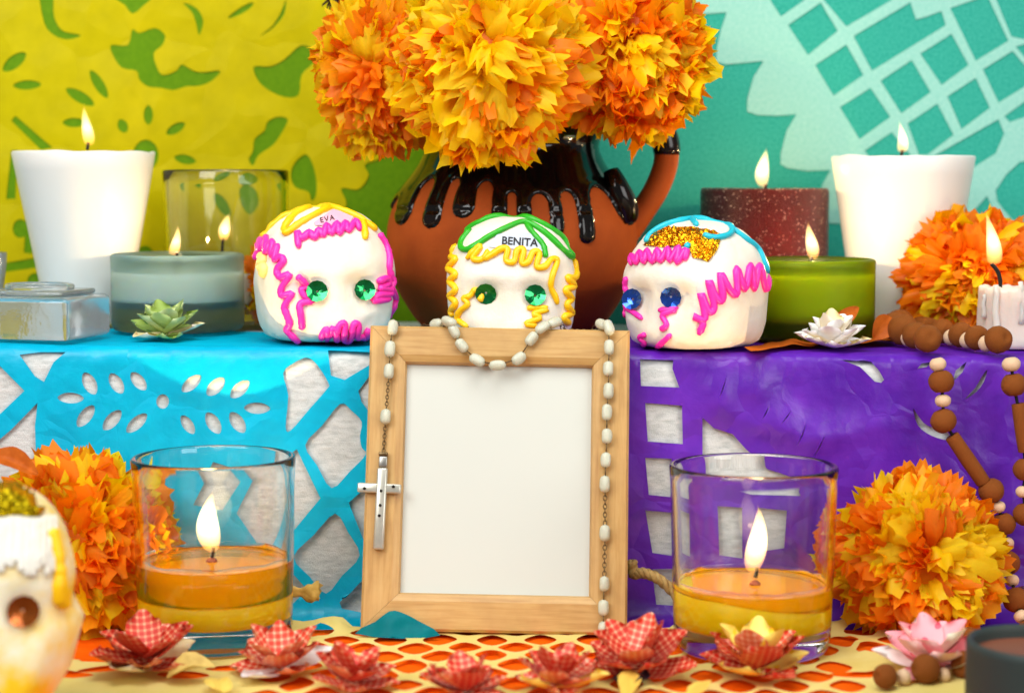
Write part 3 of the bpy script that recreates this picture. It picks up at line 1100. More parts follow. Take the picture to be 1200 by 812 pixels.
def votive(px, Y, py_rim, r_px, rb_px, label, fl, wax_py, pool_py, mats, tilt_pool=0.0):
    base = Vector(((px - 600) / FPX * Y, Y, ZT))
    top = at(px, py_rim, Y).z - base.z
    r, rb = pxm(r_px, Y), pxm(rb_px, Y)
    wall, floor = 0.0028, 0.0115
    root = thing('votive_candle', label, 'candle', base, 'clear glass votive candles')
    R = lambda z: rb + (r - rb) * (z / top) ** 0.8
    prof = [(0, 0.0022), (rb * 0.6, 0.002), (rb * 0.8, 0.0004), (rb - 0.003, 0.0), (rb - 0.0012, 0.0008), (rb - 0.0002, 0.003)]
    prof += [(R(top * t), top * t) for t in (0.08, 0.2, 0.35, 0.5, 0.65, 0.8, 0.92)]
    prof += [(R(top) + 0.0003, top - 0.0014), (R(top), top - 0.0004), (R(top) - wall * 0.5, top), (R(top) - wall + 0.0003, top - 0.0004), (R(top) - wall, top - 0.0014)]
    prof += [(R(top * t) - wall, top * t) for t in (0.92, 0.8, 0.65, 0.5, 0.35)]
    prof += [(R(floor) - wall, floor + 0.006), (R(floor) - wall - 0.001, floor + 0.002), (R(floor) - wall - 0.004, floor + 0.0003), (0, floor)]
    V, F = lathe(prof, base, 96)
    obj('glass', V, F, M['glass'], root)
    ri = lambda z: R(z) - wall + 0.0003
    wz = at(px, wax_py, Y).z - base.z
    prof = [(0, floor - 0.0003), (ri(floor) - 0.0045, floor - 0.0003), (ri(floor) - 0.001, floor + 0.0017), (ri(floor + .006), floor + 0.006), (ri(wz * .6 + floor * .4), wz * .6 + floor * .4), (ri(wz), wz - 0.0008), (ri(wz) - 0.001, wz), (0, wz)]
    V, F = lathe(prof, base, 72, wob=lambda r, z, a: (r, z + (tilt_pool * cos(a) * r / ri(wz) if z > wz - 0.002 else 0)))
    obj('wax', V, F, mats[0], root)
    pz = at(px, pool_py, Y).z - base.z
    prof = [(0, wz - 0.0006), (ri(wz) - 0.0002, wz - 0.0006), (ri((wz + pz) / 2), (wz + pz) / 2), (ri(pz), pz + 0.0006), (ri(pz) - 0.0008, pz + 0.0001), (ri(pz) - 0.003, pz), (0, pz)]
    lo = -abs(tilt_pool)
    V, F = lathe(prof, base, 72, wob=lambda r, z, a: (r, z + (tilt_pool * cos(a) * r / ri(wz) - 0.0003 if z < wz + 0.001 else 0)))
    obj('molten_wax', V, F, mats[1], root)
    # dried wax film ring left above the pool
    prof = [(ri(pz) - 0.0001, pz + 0.0005), (ri(pz) - 0.0008, pz + 0.0015), (ri(pz) - 0.0003, pz + 0.003)]
    V, F = lathe(prof, base, 72, wob=lambda r, z, a: (r, z + (0.0012 * nz(cos(a) * 3, sin(a) * 3, px) if z > pz + 0.002 else 0)), close=False)
    F = [f for f in F if len(f) == 4]
    obj('wax_ring', V, F, M['glass'], root)
    flame(root, *fl)
    # crust at the wick's foot
    b = at(fl[0], fl[1] + 3, Y)
    b = Vector((b.x, b.y, base.z + pz))
    V, F = lathe([(0.0026, -0.0006), (0.0024, 0.0006), (0.0014, 0.0016), (0, 0.002)], b, 14, wob=lambda r, z, a: (r * (1 + 0.35 * nz(cos(a) * 2, sin(a) * 2, z * 500)), z))
    obj('wick_crust', V, F, M['ember'], root)


def molten(name, col, dens_col, rough=0.02):
    m, t, out = nt(name)
    p = N(t, "ShaderNodeBsdfPrincipled")
    p.inputs["Base Color"].default_value = (1, 1, 1, 1)
    p.inputs["Transmission Weight"].default_value = 1.0
    p.inputs["Roughness"].default_value = rough
    p.inputs["IOR"].default_value = 1.36
    t.links.new(p.outputs[0], out.inputs[0])
    v = N(t, "ShaderNodeVolumeAbsorption")
    v.inputs["Color"].default_value = dens_col
    v.inputs["Density"].default_value = col
    t.links.new(v.outputs[0], out.inputs[1])
    return m


M['molten_amber'] = pmat('molten_amber_wax', rgb(250, 178, 8), 0.05, trans=0.88, ior=1.2)
M['molten_gold'] = pmat('molten_gold_wax', rgb(248, 184, 8), 0.05, trans=0.8, ior=1.2)
votive(247, 0.866, 534, 96, 90, 'clear glass votive candle with amber wax in front of the turquoise paper', (248, 648, 572, 0.866, 31, 1, 0.8, 4), 694, 657, (M['amber_wax'], M['molten_amber']))
votive(886, 0.852, 544, 99, 92, 'clear glass votive candle with golden yellow wax in front of the purple paper', (885, 672, 588, 0.852, 28, 0, 0.55, 4), 694, 684, (M['yellow_wax'], M['molten_gold']), -0.005)

# dark holder in the near corner
Yk = 0.735
holder('frosted_candle_glass', 1232, Yk, 750, 88, 'dark grey frosted candle glass by the loop of clay beads on the table', M['frost_dark'], M['brown_wax'], 765, None,
       Vector(((1232 - 600) / FPX * Yk, Yk, ZT)), wall=0.003, floor=0.006)

# ------------------------------------------------------------------ cast glass block and silver cup on the left
base = shelf(46, 0.955)
root = thing('glass_block', 'chunky cast glass block candle holder with stepped top on the turquoise paper', 'candle holder', base)
Rz = Matrix.Rotation(radians(-16), 4, 'Z')


def rbox(sx, sy, z0, z1, inset=0.0, bev=0.003):
    return bevel_box(sx, sy, z1 - z0, Matrix.Translation(base + Vector((0, 0, (z0 + z1) / 2))) @ Rz, bev, 3)


hb = 0.0215
V, F = rbox(0.056, 0.046, 0, hb)
obj('body', V, F, M['cube_glass'], root)
V, F = rbox(0.045, 0.035, hb + 0.0001, hb + 0.0030, bev=0.0014)
obj('step_tier', V, F, M['cube_glass'], root)
ring = [base + Rz @ Vector((0.0165 * cos(2 * pi * k / 40), 0.0130 * sin(2 * pi * k / 40), hb + 0.0042)) for k in range(40)]
V, F = tube(ring, 0.0017, 10, closed=True)
obj('top_ring', V, F, M['cube_glass'], root)

base = shelf(-26, 1.03)
zt_ = at(-26, 296, 1.03).z - base.z
V, F = lathe([(0.0115, 0), (0.012, 0.002), (0.0125, zt_ * 0.4), (0.0148, zt_ * 0.8), (0.0152, zt_), (0.0142, zt_), (0.0118, zt_ * 0.4), (0, 0.004)], base, 48, wob=lambda r, z, a: (r * (1 + 0.03 * sin(a * 14) * (1 if z > 0.004 else 0)), z))
props(obj('silver_cup', V, F, M['silver'], base=base), 'embossed silver cup behind the cast glass block', 'cup')

# small clouded candle at the right
Yp = 0.968
base = shelf(1186, Yp)
root = thing('melted_candle', 'stubby cloudy white candle with dripping wax behind the clay beads', 'candle', base)
tp = at(1186, 336, Yp).z - base.z
r = pxm(38, Yp)


def melt(rr, z, a):
    if rr < r * 0.5: return rr, z
    k = 1 + 0.05 * nz(cos(a) * 3, sin(a) * 3, z * 60) + 0.10 * max(0, 0.35 - z / tp)
    k += 0.05 * max(0, sin(a * 7 + 1.2 * sin(a * 3))) * (z / tp) ** 0.5
    zz = z + (0.0016 * nz(cos(a) * 4, sin(a) * 4, 7) if z > tp * 0.9 else 0)
    return rr * k, zz


V, F = lathe([(r * 0.98, 0), (r * 1.02, 0.002)] + [(r * 0.97, tp * t) for t in (0.2, 0.4, 0.6, 0.8, 0.93)] + [(r * 0.94, tp), (r * 0.86, tp), (r * 0.8, tp - 0.003), (r * 0.4, tp - 0.005), (0, tp - 0.005)], base, 72, wob=melt)
obj('wax_body', V, F, M['white_gel'], root)
for (qx, y0, y1, rr) in ((1167, 334, 398, 4.5), (1196, 330, 380, 4), (1153, 345, 372, 3)):
    off = (qx - 1186) / 38
    yy = Yp - r * sqrt(max(0, 1 - min(0.98, off * off)))
    P = [at(qx + 1.0 * sin(i * 1.7), y0 + (y1 - y0) * i / 6, yy + 0.001) for i in range(7)]
    V, F = tube(P, lambda t, rr=rr: pxm(rr, Yp) * (0.7 + 0.5 * t), 10)
    obj('wax_drip', V, F, M['white_gel'], root)
fl = flame(root, 1163, 312, 246, Yp, 20, -5, 0.03, 0)
P = catmull([at(1172, 338, Yp), at(1172, 328, Yp), at(1169, 318, Yp), at(1162, 309, Yp)], 5)
V, F = tube(P, 0.0011, 8)
obj('wick', V, F, M['wick'], root)

# ================================================================== THE POT
YP = 1.048
XP = 0.0
cx = 600
base = shelf(cx, YP)
root = thing('clay_pitcher', 'terracotta pitcher with dripping black glaze and a side handle full of flowers', 'pitcher', base)
prof_px = [(388, 98), (380, 107), (360, 122), (330, 138), (300, 145), (270, 146), (250, 142), (235, 136), (220, 127), (205, 115), (190, 105), (175, 99), (162, 101), (148, 109), (134, 117), (126, 120)]
PR = []
for (py, rp) in prof_px:
    PR.append((pxm(rp, YP), at(cx, py, YP).z - base.z))
PR[0] = (PR[0][0], 0.0)
PRs = [(p.x, p.y) for p in catmull([(a, b, 0) for a, b in PR], 5)]


def potR(z):
    for (r0, z0), (r1, z1) in zip(PRs, PRs[1:]):
        if z0 <= z <= z1:
            return r0 + (r1 - r0) * (z - z0) / max(1e-9, z1 - z0)
    return PRs[-1][0] if z > PRs[-1][1] else PRs[0][0]


ztp = PRs[-1][1]
prof = PRs + [(PRs[-1][0] - 0.003, ztp + 0.001), (PRs[-1][0] - 0.006, ztp - 0.001)] + [(max(0.02, a - 0.006), b) for a, b in PRs[::-6][1:]] + [(0, PRs[0][1] + 0.008)]
V, F = lathe(prof, base, 96)
obj('body', V, F, M['clay'], root)

# glaze: one poured coat whose lower lip runs down in drips (unrolled: arc length, height)
RM = pxm(140, YP)
segs = [('g', 440, 467, 232), ('d', 467, 483, 264), ('g', 483, 499, 210), ('d', 499, 518, 268), ('g', 518, 531, 210), ('d', 531, 555, 256), ('g', 555, 577, 213), ('d', 577, 594, 268),
        ('g', 594, 606, 226), ('d', 606, 622, 274), ('g', 622, 644, 228), ('d', 644, 658, 276), ('g', 658, 676, 225), ('d', 676, 692, 286), ('g', 692, 720, 220), ('d', 720, 748, 264)]


def px_of(a):
    return 600 + FPX * RM * sin(a) / (YP - RM * cos(a))


def a_of(px):
    lo_, hi_ = -1.42, 1.42
    for _ in range(40):
        m_ = (lo_ + hi_) / 2
        if px_of(m_) < px: lo_ = m_
        else: hi_ = m_
    return lo_


lip = []
for (kd, x0, x1, yb) in segs:
    a0, a1 = a_of(x0), a_of(x1)
    if a1 - a0 < 0.02: continue
    hw = (a1 - a0) / 2 * RM
    zb = at(600, yb, YP - RM * cos((a0 + a1) / 2)).z - base.z
    for k in range(11):
        u = -0.985 + 1.97 * k / 10
        cap = hw * (1 - sqrt(1 - u * u))
        bulge = 1.12 if kd == 'd' else 0.94
        a_ = (a0 + a1) / 2 + u * (a1 - a0) / 2 * bulge
        lip.append((a_ * RM, zb + (cap if kd == 'd' else -cap)))
rng = random.Random(12)
a_ = lip[-1][0] / RM + 0.03
zg = at(600, 216, YP).z - base.z
end = 2 * pi + lip[0][0] / RM - 0.03
while a_ < end - 0.3:
    wd, gp, hh = rng.uniform(.1, .16), rng.uniform(.12, .2), rng.uniform(.012, .03)
    for k in range(9):
        u = -1 + 2 * k / 8
        lip.append(((a_ + wd / 2 + u * wd / 2) * RM, zg - hh + wd / 2 * RM * (1 - sqrt(max(0, 1 - u * u)))))
    for k in range(1, 8):
        u = -1 + 2 * k / 8
        lip.append(((a_ + wd + gp / 2 + u * gp / 2) * RM, zg - gp / 2 * RM * (1 - sqrt(max(0, 1 - u * u)))))
    a_ += wd + gp
aL, aR = lip[0][0], lip[0][0] + 2 * pi * RM
ztop_g = ztp - 0.0005
outl = lip + [(aR, lip[0][1]), (aR, ztop_g), (aL, ztop_g)]
LB = np.array([(p.x, p.y) for p in dens(lip + [(aR, lip[0][1])], 0.0006)])


def glaze_fn(s_, z_):
    dd = float(np.sqrt(((LB - (s_, z_)) ** 2).sum(axis=1).min()))
    th = 0.0014 * sqrt(max(0, 1 - max(0, 1 - dd / 0.0022) ** 2)) + 0.0006 * exp(-((dd - 0.0028) / 0.0018) ** 2)
    if dd < 0.00005: th = -0.0003
    aa = s_ / RM
    r_ = potR(z_) + th
    return Vector((base.x + r_ * sin(aa), base.y - r_ * cos(aa), base.z + z_))


V, F = cut_sheet(outl, [], glaze_fn, 0.0011)
obj('glaze', V, F, M['glaze'], root)

hp = [at(708, 142, YP), at(735, 136, YP), at(762, 142, YP), at(779, 162, YP), at(780, 192, YP), at(768, 224, YP), at(748, 254, YP), at(728, 280, YP), at(708, 300, YP)]
P = catmull(hp, 6)
V, F = tube(P, lambda t: pxm(14.5 + 4 * max(0, t - 0.7) * 3, YP), 20, flat=1.0)
obj('handle', V, F, M['clay'], root)
kk = int(len(P) * 0.48)
V, F = tube(P[:kk], lambda t: pxm(16.2, YP) * (1 if t < 0.97 else 0.94), 20)
obj('handle_glaze', V, F, M['glaze'], root)
# glaze pool where the handle meets the belly
P = catmull([at(716, 200, YP - 0.03), at(724, 222, YP - 0.032), at(733, 244, YP - 0.03), at(735, 259, YP - 0.028)], 5)
V, F = tube(P, lambda t: pxm(9 + 6 * sin(t * pi * 0.9), YP), 16)
obj('glaze_pool', V, F, M['glaze'], root)


# ================================================================== TISSUE FLOWERS
def petal_geo(seed, nu=10, nv=6, small=False):
    """a ruffled, softly torn strip of tissue: local y outwards, z = the way it curls"""
    r = random.Random(seed)
    V, F = [], []
    wtip = r.uniform(0.30, 0.54) if not small else r.uniform(0.20, 0.34)
    bend = r.uniform(-0.1, 1.1)
    skew = r.uniform(-0.2, 0.2)
    fr = r.uniform(0.7, 1.5)
    amp = r.uniform(0.05, 0.11) if not small else r.uniform(0.03, 0.06)
    ph = r.uniform(0, 30)
    pts = [r.uniform(-0.05, 0.06) for _ in range(nu + 1)]
    pts = [pts[i] + 0.024 * cos(i * pi) for i in range(nu + 1)]
    L = 0.60
    for j in range(nv + 1):
        t = j / nv
        ang = bend * t * t * 1.3
        rad = 0.42 + L * t * cos(ang * 0.5)
        off = L * t * sin(ang * 0.5)
        wd = 0.06 + wtip * t ** 0.75 * (1 - 0.18 * max(0, t - 0.7) / 0.3)
        for i in range(nu + 1):
            u = i / nu - 0.5
            x = u * wd + skew * t * t * 0.3
            z = off + amp * t ** 1.3 * sin(2 * pi * fr * 2 * u + ph + t * 1.5) + 0.06 * t * nz(u * 7, t * 5, ph, 1.0) + 0.35 * (abs(u) ** 2) * wd * (1 if ph > 15 else -1)
            y = rad - 0.16 * t * (2 * u) ** 4
            if j == nv: y += pts[i]
            x += 0.03 * t * nz(t * 5, u * 4, ph + 3, 1.2)
            V.append(Vector((x, y, z)))
    for j in range(nv):
        for i in range(nu):
            a = j * (nu + 1) + i
            F.append((a, a + 1, a + nu + 2, a + nu + 1))
    return V, F


PET = {}
for i_, c_ in enumerate(('yellow', 'amber', 'orange')):
    PET[c_] = []
    for k_ in range(16):
        v_, f_ = petal_geo(100 * i_ + k_)
        PET[c_].append(make_mesh('petal', v_, f_, M['pet_' + c_], smooth=True))
SMALL = [petal_geo(900 + k_, 6, 5, True) for k_ in range(16)]


def tissue_flower(label, c, rad, squash=(1, 1, 1), n=240, yel=0.0, seed=1, axis=(0, -1, 0.2), base=None, group=None, spread=1.0):
    """a ball of gathered tissue petals about centre c"""
    r = random.Random(seed)
    c = Vector(c)
    b = Vector(base) if base is not None else Vector((c.x, c.y, c.z - rad * squash[2]))
    root = thing('tissue_flower', label, 'flower', b, group)
    bm = bmesh.new()
    bmesh.ops.create_icosphere(bm, subdivisions=3, radius=1)
    V = []
    for v in bm.verts:
        p = v.co.normalized()
        k = 0.66 + 0.10 * nz(p.x * 4, p.y * 4, p.z * 4 + seed, 1.0)
        V.append(c + Vector((p.x * rad * squash[0] * k, p.y * rad * squash[1] * k, p.z * rad * squash[2] * k)))
    F = [tuple(v.index for v in f.verts) for f in bm.faces]
    bm.free()
    obj('gathered_core', V, F, M['pet_orange'], root)
    ax = Vector(axis).normalized()
    q = ax.to_track_quat('Z', 'Y')
    SQ = Matrix.Diagonal((squash[0], squash[1], squash[2], 1))
    gold = pi * (3 - sqrt(5))

    def place(i, n_, lo, hi):
        u = (i + 0.5) / n_
        zc = 1 - 2 * u ** 1.18 * 0.97
        ph = i * gold + r.uniform(-0.3, 0.3)
        s_ = sqrt(max(0, 1 - zc * zc))
        d = q @ Vector((s_ * cos(ph), s_ * sin(ph), zc))
        d = (d + Vector((r.gauss(0, .16), r.gauss(0, .16), r.gauss(0, .16)))).normalized()
        away = (d - ax * d.dot(ax))
        if away.length < 0.05: away = d.orthogonal()
        zdir = (away - d * away.dot(d))
        if zdir.length < 1e-3: zdir = d.orthogonal()
        zdir.normalize()
        zdir = Matrix.Rotation(r.gauss(0, 0.75), 3, d) @ zdir
        xdir = d.cross(zdir)
        R3 = Matrix((xdir, d, zdir)).transposed()
        R3 = R3 @ Matrix.Rotation(r.uniform(-0.25, 0.65), 3, 'X') @ Matrix.Rotation(r.uniform(-0.3, 0.3), 3, 'Z')
        sc = rad * r.uniform(lo, hi) * (1 + 0.16 * nz(d.x * 1.6 + seed, d.y * 1.6, d.z * 1.6, 1.0))
        nn = nz(d.x * 1.9 + seed * 3.1, d.y * 1.9, d.z * 1.9 + seed, 1.0) + 0.17 * r.uniform(-1, 1) + yel
        colr = 'yellow' if nn > 0.05 else ('amber' if nn > -0.04 else 'orange')
        return colr, Matrix.Translation(c) @ SQ @ R3.to_4x4() @ Matrix.Diagonal((sc, sc, sc, 1))

    for i in range(n):
        colr, W = place(i, n, 0.84, 1.06)
        inst('petal', r.choice(PET[colr]), W, root)
    # the fine torn fringe between the petals, too small to pick apart
    m_ = int(n * 1.1)
    BUF = {'yellow': ([], []), 'amber': ([], []), 'orange': ([], [])}
    for i in range(m_):
        colr, W = place(i, m_, 0.86, 1.08)
        if r.random() < 0.25: colr = r.choice(('yellow', 'orange'))
        VV, FF = BUF[colr]
        v_, f_ = SMALL[r.randrange(len(SMALL))]
        o_ = len(VV)
        VV += [W @ p for p in v_]
        FF += [tuple(k + o_ for k in f) for f in f_]
    for colr, (VV, FF) in BUF.items():
        if VV: props(obj('torn_fringe', VV, FF, M['pet_' + colr], root), kind='stuff')
    return root


fg = 'orange and yellow tissue flowers'
f1 = tissue_flower('orange and yellow tissue flower leaning over the pitcher rim beside the yellow paper', at(448, 84, 1.0), pxm(88, 1.0), (0.9, 0.85, 1.12), 270, 0.03, 3, (-0.3, -1, 0.1), base=base + Vector((-0.02, 0, ztp)), group=fg)
f2 = tissue_flower('largest tissue flower hanging over the front of the pitcher neck', at(576, 74, 0.962), pxm(112, 0.962), (0.97, 0.85, 1.0), 295, -0.03, 8, (0, -1, 0.25), base=base + Vector((0, -0.02, ztp)), group=fg)
f3 = tissue_flower('orange tissue flower hanging over the pitcher handle', at(742, 62, 0.995), pxm(96, 0.995), (0.95, 0.9, 1.08), 285, 0.0, 21, (-0.35, -0.8, 0.55), base=base + Vector((0.03, 0, ztp)), group=fg)
f4 = tissue_flower('tissue flower tucked at the back of the bouquet above the pitcher', at(668, 6, 1.025), pxm(95, 1.04), (1, 1, 1), 200, 0.0, 33, (0, -1, 0.1), base=base + Vector((0.01, 0.02, ztp)), group=fg)
f5 = tissue_flower('tissue flower at the rear of the bouquet beside the dried seed head', at(506, 2, 1.025), pxm(80, 1.04), (1, 1, 1), 180, 0.05, 37, (0, -1, 0.1), base=base + Vector((-0.01, 0.02, ztp)), group=fg)
for f, c in ((f1, at(448, 84, 1.0)), (f2, at(576, 74, 0.962)), (f3, at(742, 62, 0.995)), (f4, at(668, 6, 1.025)), (f5, at(506, 2, 1.025))):
    P = catmull([c, (Vector(c) + ORG[f]) / 2 + Vector((0, 0.01, 0.01)), ORG[f] - Vector((0, 0, 0.01)), Vector((base.x, base.y, base.z + 0.03))], 5)
    V, F = tube(P, 0.0018, 8)
    obj('stem', V, F, M['stem'], f)
tissue_flower('orange and yellow tissue flower on the table by the big foreground sugar skull', at(98, 636, 0.893), pxm(112, 0.893), (0.96, 0.62, 1.0), 290, 0.03, 45, (0, -1, 0.15), group=fg)
tissue_flower('orange and yellow tissue flower on the table against the purple paper', at(1076, 655, 0.89), pxm(106, 0.89), (0.98, 0.66, 0.98), 290, -0.05, 52, (0, -1, 0.2), group=fg)
tissue_flower('orange tissue flower on the step behind the stubby melted candle', at(1142, 322, 1.02), pxm(88, 1.02), (1.0, 0.8, 0.84), 230, -0.12, 61, (0, -0.9, 0.5), group=fg)
tissue_flower('small tissue flower mostly hidden behind the sugar skull with pink icing', at(322, 335, 1.052), pxm(46, 1.052), (0.85, 0.6, 1.15), 110, 0.0, 66, (0, -1, 0.2), group=fg)

# dried seed head above the bouquet
root = thing('dried_seed_head', 'small dark dried seed head above the bouquet', 'seed head', at(386, 8, 1.03))
c0 = at(390, -4, 1.03)
rng = random.Random(4)
parts = []
for k in range(60):
    d = Vector((rng.gauss(0, 1), rng.gauss(0, 1), rng.gauss(0, 1))).normalized()
    parts.append(tube([c0, c0 + d * 0.004, c0 + d * 0.0085], lambda t: 0.0011 * (1 - 0.8 * t), 5))
V, F = join(*parts)
obj('bristles', V, F, M['seed'], root)
V, F = tube(catmull([c0, at(430, 20, 1.04), at(520, 100, 1.04)], 6), 0.0012, 7)
obj('stem', V, F, M['seed'], root)


# ================================================================== SUGAR SKULLS
def skull_geo(W, H, D, yaw, loc, seed, jaw=False):
    V, F = [], []
    nu, nv = 120, 80
    e = 2.5
    pw = lambda a, p: math.copysign(abs(a) ** p, a)
    R = Matrix.Rotation(yaw, 3, 'Z')
    for j in range(nv + 1):
        ph = -pi / 2 + pi * j / nv
        for i in range(nu):
            th = 2 * pi * i / nu
            ex, ez = 2 / e, (2 / 2.35 if ph > 0 else 2 / 8.0)
            cz = abs(cos(ph)) ** ez
            x = pw(cos(th), ex) * cz
            y = pw(sin(th), ex) * cz
            z = pw(sin(ph), ez)
            zz = H * (0.42 + 0.58 * z) if z > 0 else H * (0.42 + 0.42 * z)
            h = zz / H
            tap = 1 - 0.13 * max(0, (0.42 - h) / 0.42) ** 1.6
            X = x * W / 2 * tap
            Y = y * D / 2 * (1 - 0.06 * max(0, (0.42 - h) / 0.42) ** 2)
            if jaw:
                X *= 1 + 0.10 * exp(-((h - 0.36) / 0.08) ** 2) - 0.08 * exp(-((h - 0.52) / 0.06) ** 2) - 0.34 * exp(-((h - 0.06) / 0.15) ** 2)
            if y < 0:
                f = min(1, -y * 1.6) ** 1.5
                dx = X / W
                eye = 0.0
                for s_ in (-1, 1):
                    eye += exp(-(((dx - s_ * 0.175) / 0.105) ** 2 + ((h - (0.51 if jaw else 0.40)) / 0.105) ** 2))
                brow = exp(-((h - (0.66 if jaw else 0.55)) / 0.08) ** 2) * exp(-(dx / 0.34) ** 4)
                nose = exp(-((dx / 0.055) ** 2 + ((h - 0.27) / 0.075) ** 2))
                bridge = exp(-((dx / 0.05) ** 2 + ((h - 0.40) / 0.09) ** 2))
                mouth = exp(-((dx / 0.22) ** 4 + ((h - 0.10) / 0.13) ** 2))
                cheek = sum(exp(-(((dx - s_ * 0.27) / 0.09) ** 2 + ((h - 0.24) / 0.08) ** 2)) for s_ in (-1, 1))
                Y += f * W * (0.070 * eye - 0.018 * brow + 0.012 * nose - 0.012 * bridge - 0.028 * mouth - 0.018 * cheek)
            p = Vector((X, Y, zz))
            nn = p.normalized()
            p += nn * (0.0009 * nz(X * 60, Y * 60, zz * 60 + seed, 1.0) + 0.0004 * nz(X * 200, Y * 200, zz * 200 + seed, 1.0))
            if h < 0.06:
                p += Vector((X, Y, 0)).normalized() * 0.0008 * nz(X * 300, Y * 300, seed, 1) if (X or Y) else Vector()
            p.z = max(p.z, 0.0)
            V.append(Vector(loc) + R @ p)
    for j in range(nv):
        for i in range(nu):
            i2 = (i + 1) % nu
            F.append((j * nu + i, j * nu + i2, (j + 1) * nu + i2, (j + 1) * nu + i))
    return V, F


def hit(bvh, px, py, Yc):
    """point and normal of the skull where the photo shows that pixel"""
    d = ray(px, py).normalized()
    p, n, i, dist = bvh.ray_cast(CAMP, d)
    if p is None:
        q = at(px, py, Yc)
        p, n, i, dist = bvh.find_nearest(q)
    if n.dot(d) > 0: n = -n
    return p, n


def icing(bvh, pts, Yc, rad, mat, root, sub=5, sink=0.35, name='icing_line'):
    P2 = catmull([(x, y, 0) for x, y in pts], sub)
    path = []
    for k, q in enumerate(P2):
        p, n = hit(bvh, q.x, q.y, Yc)
        path.append(p + n * rad * (1 - sink) * 0.8)
    # smooth lightly
    for _ in range(1):
        path = [path[0]] + [(path[i - 1] + 2 * path[i] + path[i + 1]) / 4 for i in range(1, len(path) - 1)] + [path[-1]]
    s0 = random.uniform(0, 50)
    V, F = tube(path, lambda t: 1.1 * rad * (1 + 0.22 * nz(t * 40, s0, 0, 1.0) + 0.12 * nz(t * 130, s0, 3, 1.0)) * (min(1, 0.55 + t * 22) * min(1, 0.5 + (1 - t) * 22)), 10)
    return obj(name, V, F, mat, root)


def sequin(bvh, px, py, Yc, r, mat, root, name='eye_sequin'):
    p, n = hit(bvh, px, py, Yc)
    d = ray(px, py).normalized()
    n = (n * 0.7 - d * 0.5).normalized()
    q = n.to_track_quat('Z', 'Y').to_matrix()
    V, F = [], []
    K = 12
    rings = [(0.10, -0.06), (0.16, 0.02), (0.5, 0.10), (0.86, 0.24), (1.0, 0.30), (0.98, 0.22)]
    for (rr, z) in rings:
        for k in range(K):
            a = 2 * pi * (k + (0.5 if rr == 0.5 else 0)) / K
            V.append(p + n * 0.0024 + q @ Vector((rr * r * cos(a), rr * r * sin(a), (0.30 - z) * r * -0.9 + 0.25 * r)))
    for j in range(len(rings) - 1):
        for k in range(K):
            k2 = (k + 1) % K
            F.append((j * K + k, j * K + k2, (j + 1) * K + k2))
            F.append((j * K + k, (j + 1) * K + k2, (j + 1) * K + k))
    return obj(name, V, F, mat, root, smooth=False)


PATCH = {}


def patch(bvh, poly, Yc, lift, mat, root, name, step=2.0, crumple=0.0):
    def fn(x, y):
        p, n = hit(bvh, x, y, Yc)
        return p + n * (lift + crumple * (abs(nz(x, y, 2.0, 0.16)) * 2 + abs(nz(x, y, 7.0, 0.4))))
    V, F = cut_sheet(poly, [], fn, step)
    o_ = obj(name, V, F, mat, root, smooth=crumple == 0)
    PATCH[o_] = BVHTree.FromPolygons(V, F)
    return o_


def text_on(bvh, body, px, py, h_px, deg, Yc, lift, mat, root, offset=0.0, space=1.0):
    cu = bpy.data.curves.new('name_text', 'FONT')
    cu.body = body
    cu.size = 1.0
    cu.space_character = space
    cu.offset = offset
    cu.resolution_u = 3
    to = bpy.data.objects.new('name_text', cu)
    COL.objects.link(to)
    dg = bpy.context.evaluated_depsgraph_get()
    me = bpy.data.meshes.new_from_object(to.evaluated_get(dg))
    bpy.data.objects.remove(to)
    bm = bmesh.new()
    bm.from_mesh(me)
    bmesh.ops.triangulate(bm, faces=bm.faces)
    for _ in range(2):
        lng = [e_ for e_ in bm.edges if e_.calc_length() > 0.18]
        if lng: bmesh.ops.subdivide_edges(bm, edges=lng, cuts=1)
        bmesh.ops.triangulate(bm, faces=bm.faces)
    a = radians(deg)
    V = []
    k = h_px / 0.7
    for v in bm.verts:
        x, y = v.co.x * k, v.co.y * k
        qx = px + x * cos(a) + y * sin(a)
        qy = py + x * sin(a) - y * cos(a)
        p, n = hit(PATCH[root], qx, qy, Yc)
        V.append(p + n * lift)
    F = [tuple(v.index for v in f.verts) for f in bm.faces]
    bm.free()
    return obj('lettering', V, F, mat, root, smooth=False)


zA = lambda pts: [(280 + x * 0.2667, 220 + y * 0.2667) for x, y in pts]
zB = lambda pts: [(500 + x * 0.35, 220 + y * 0.35) for x, y in pts]

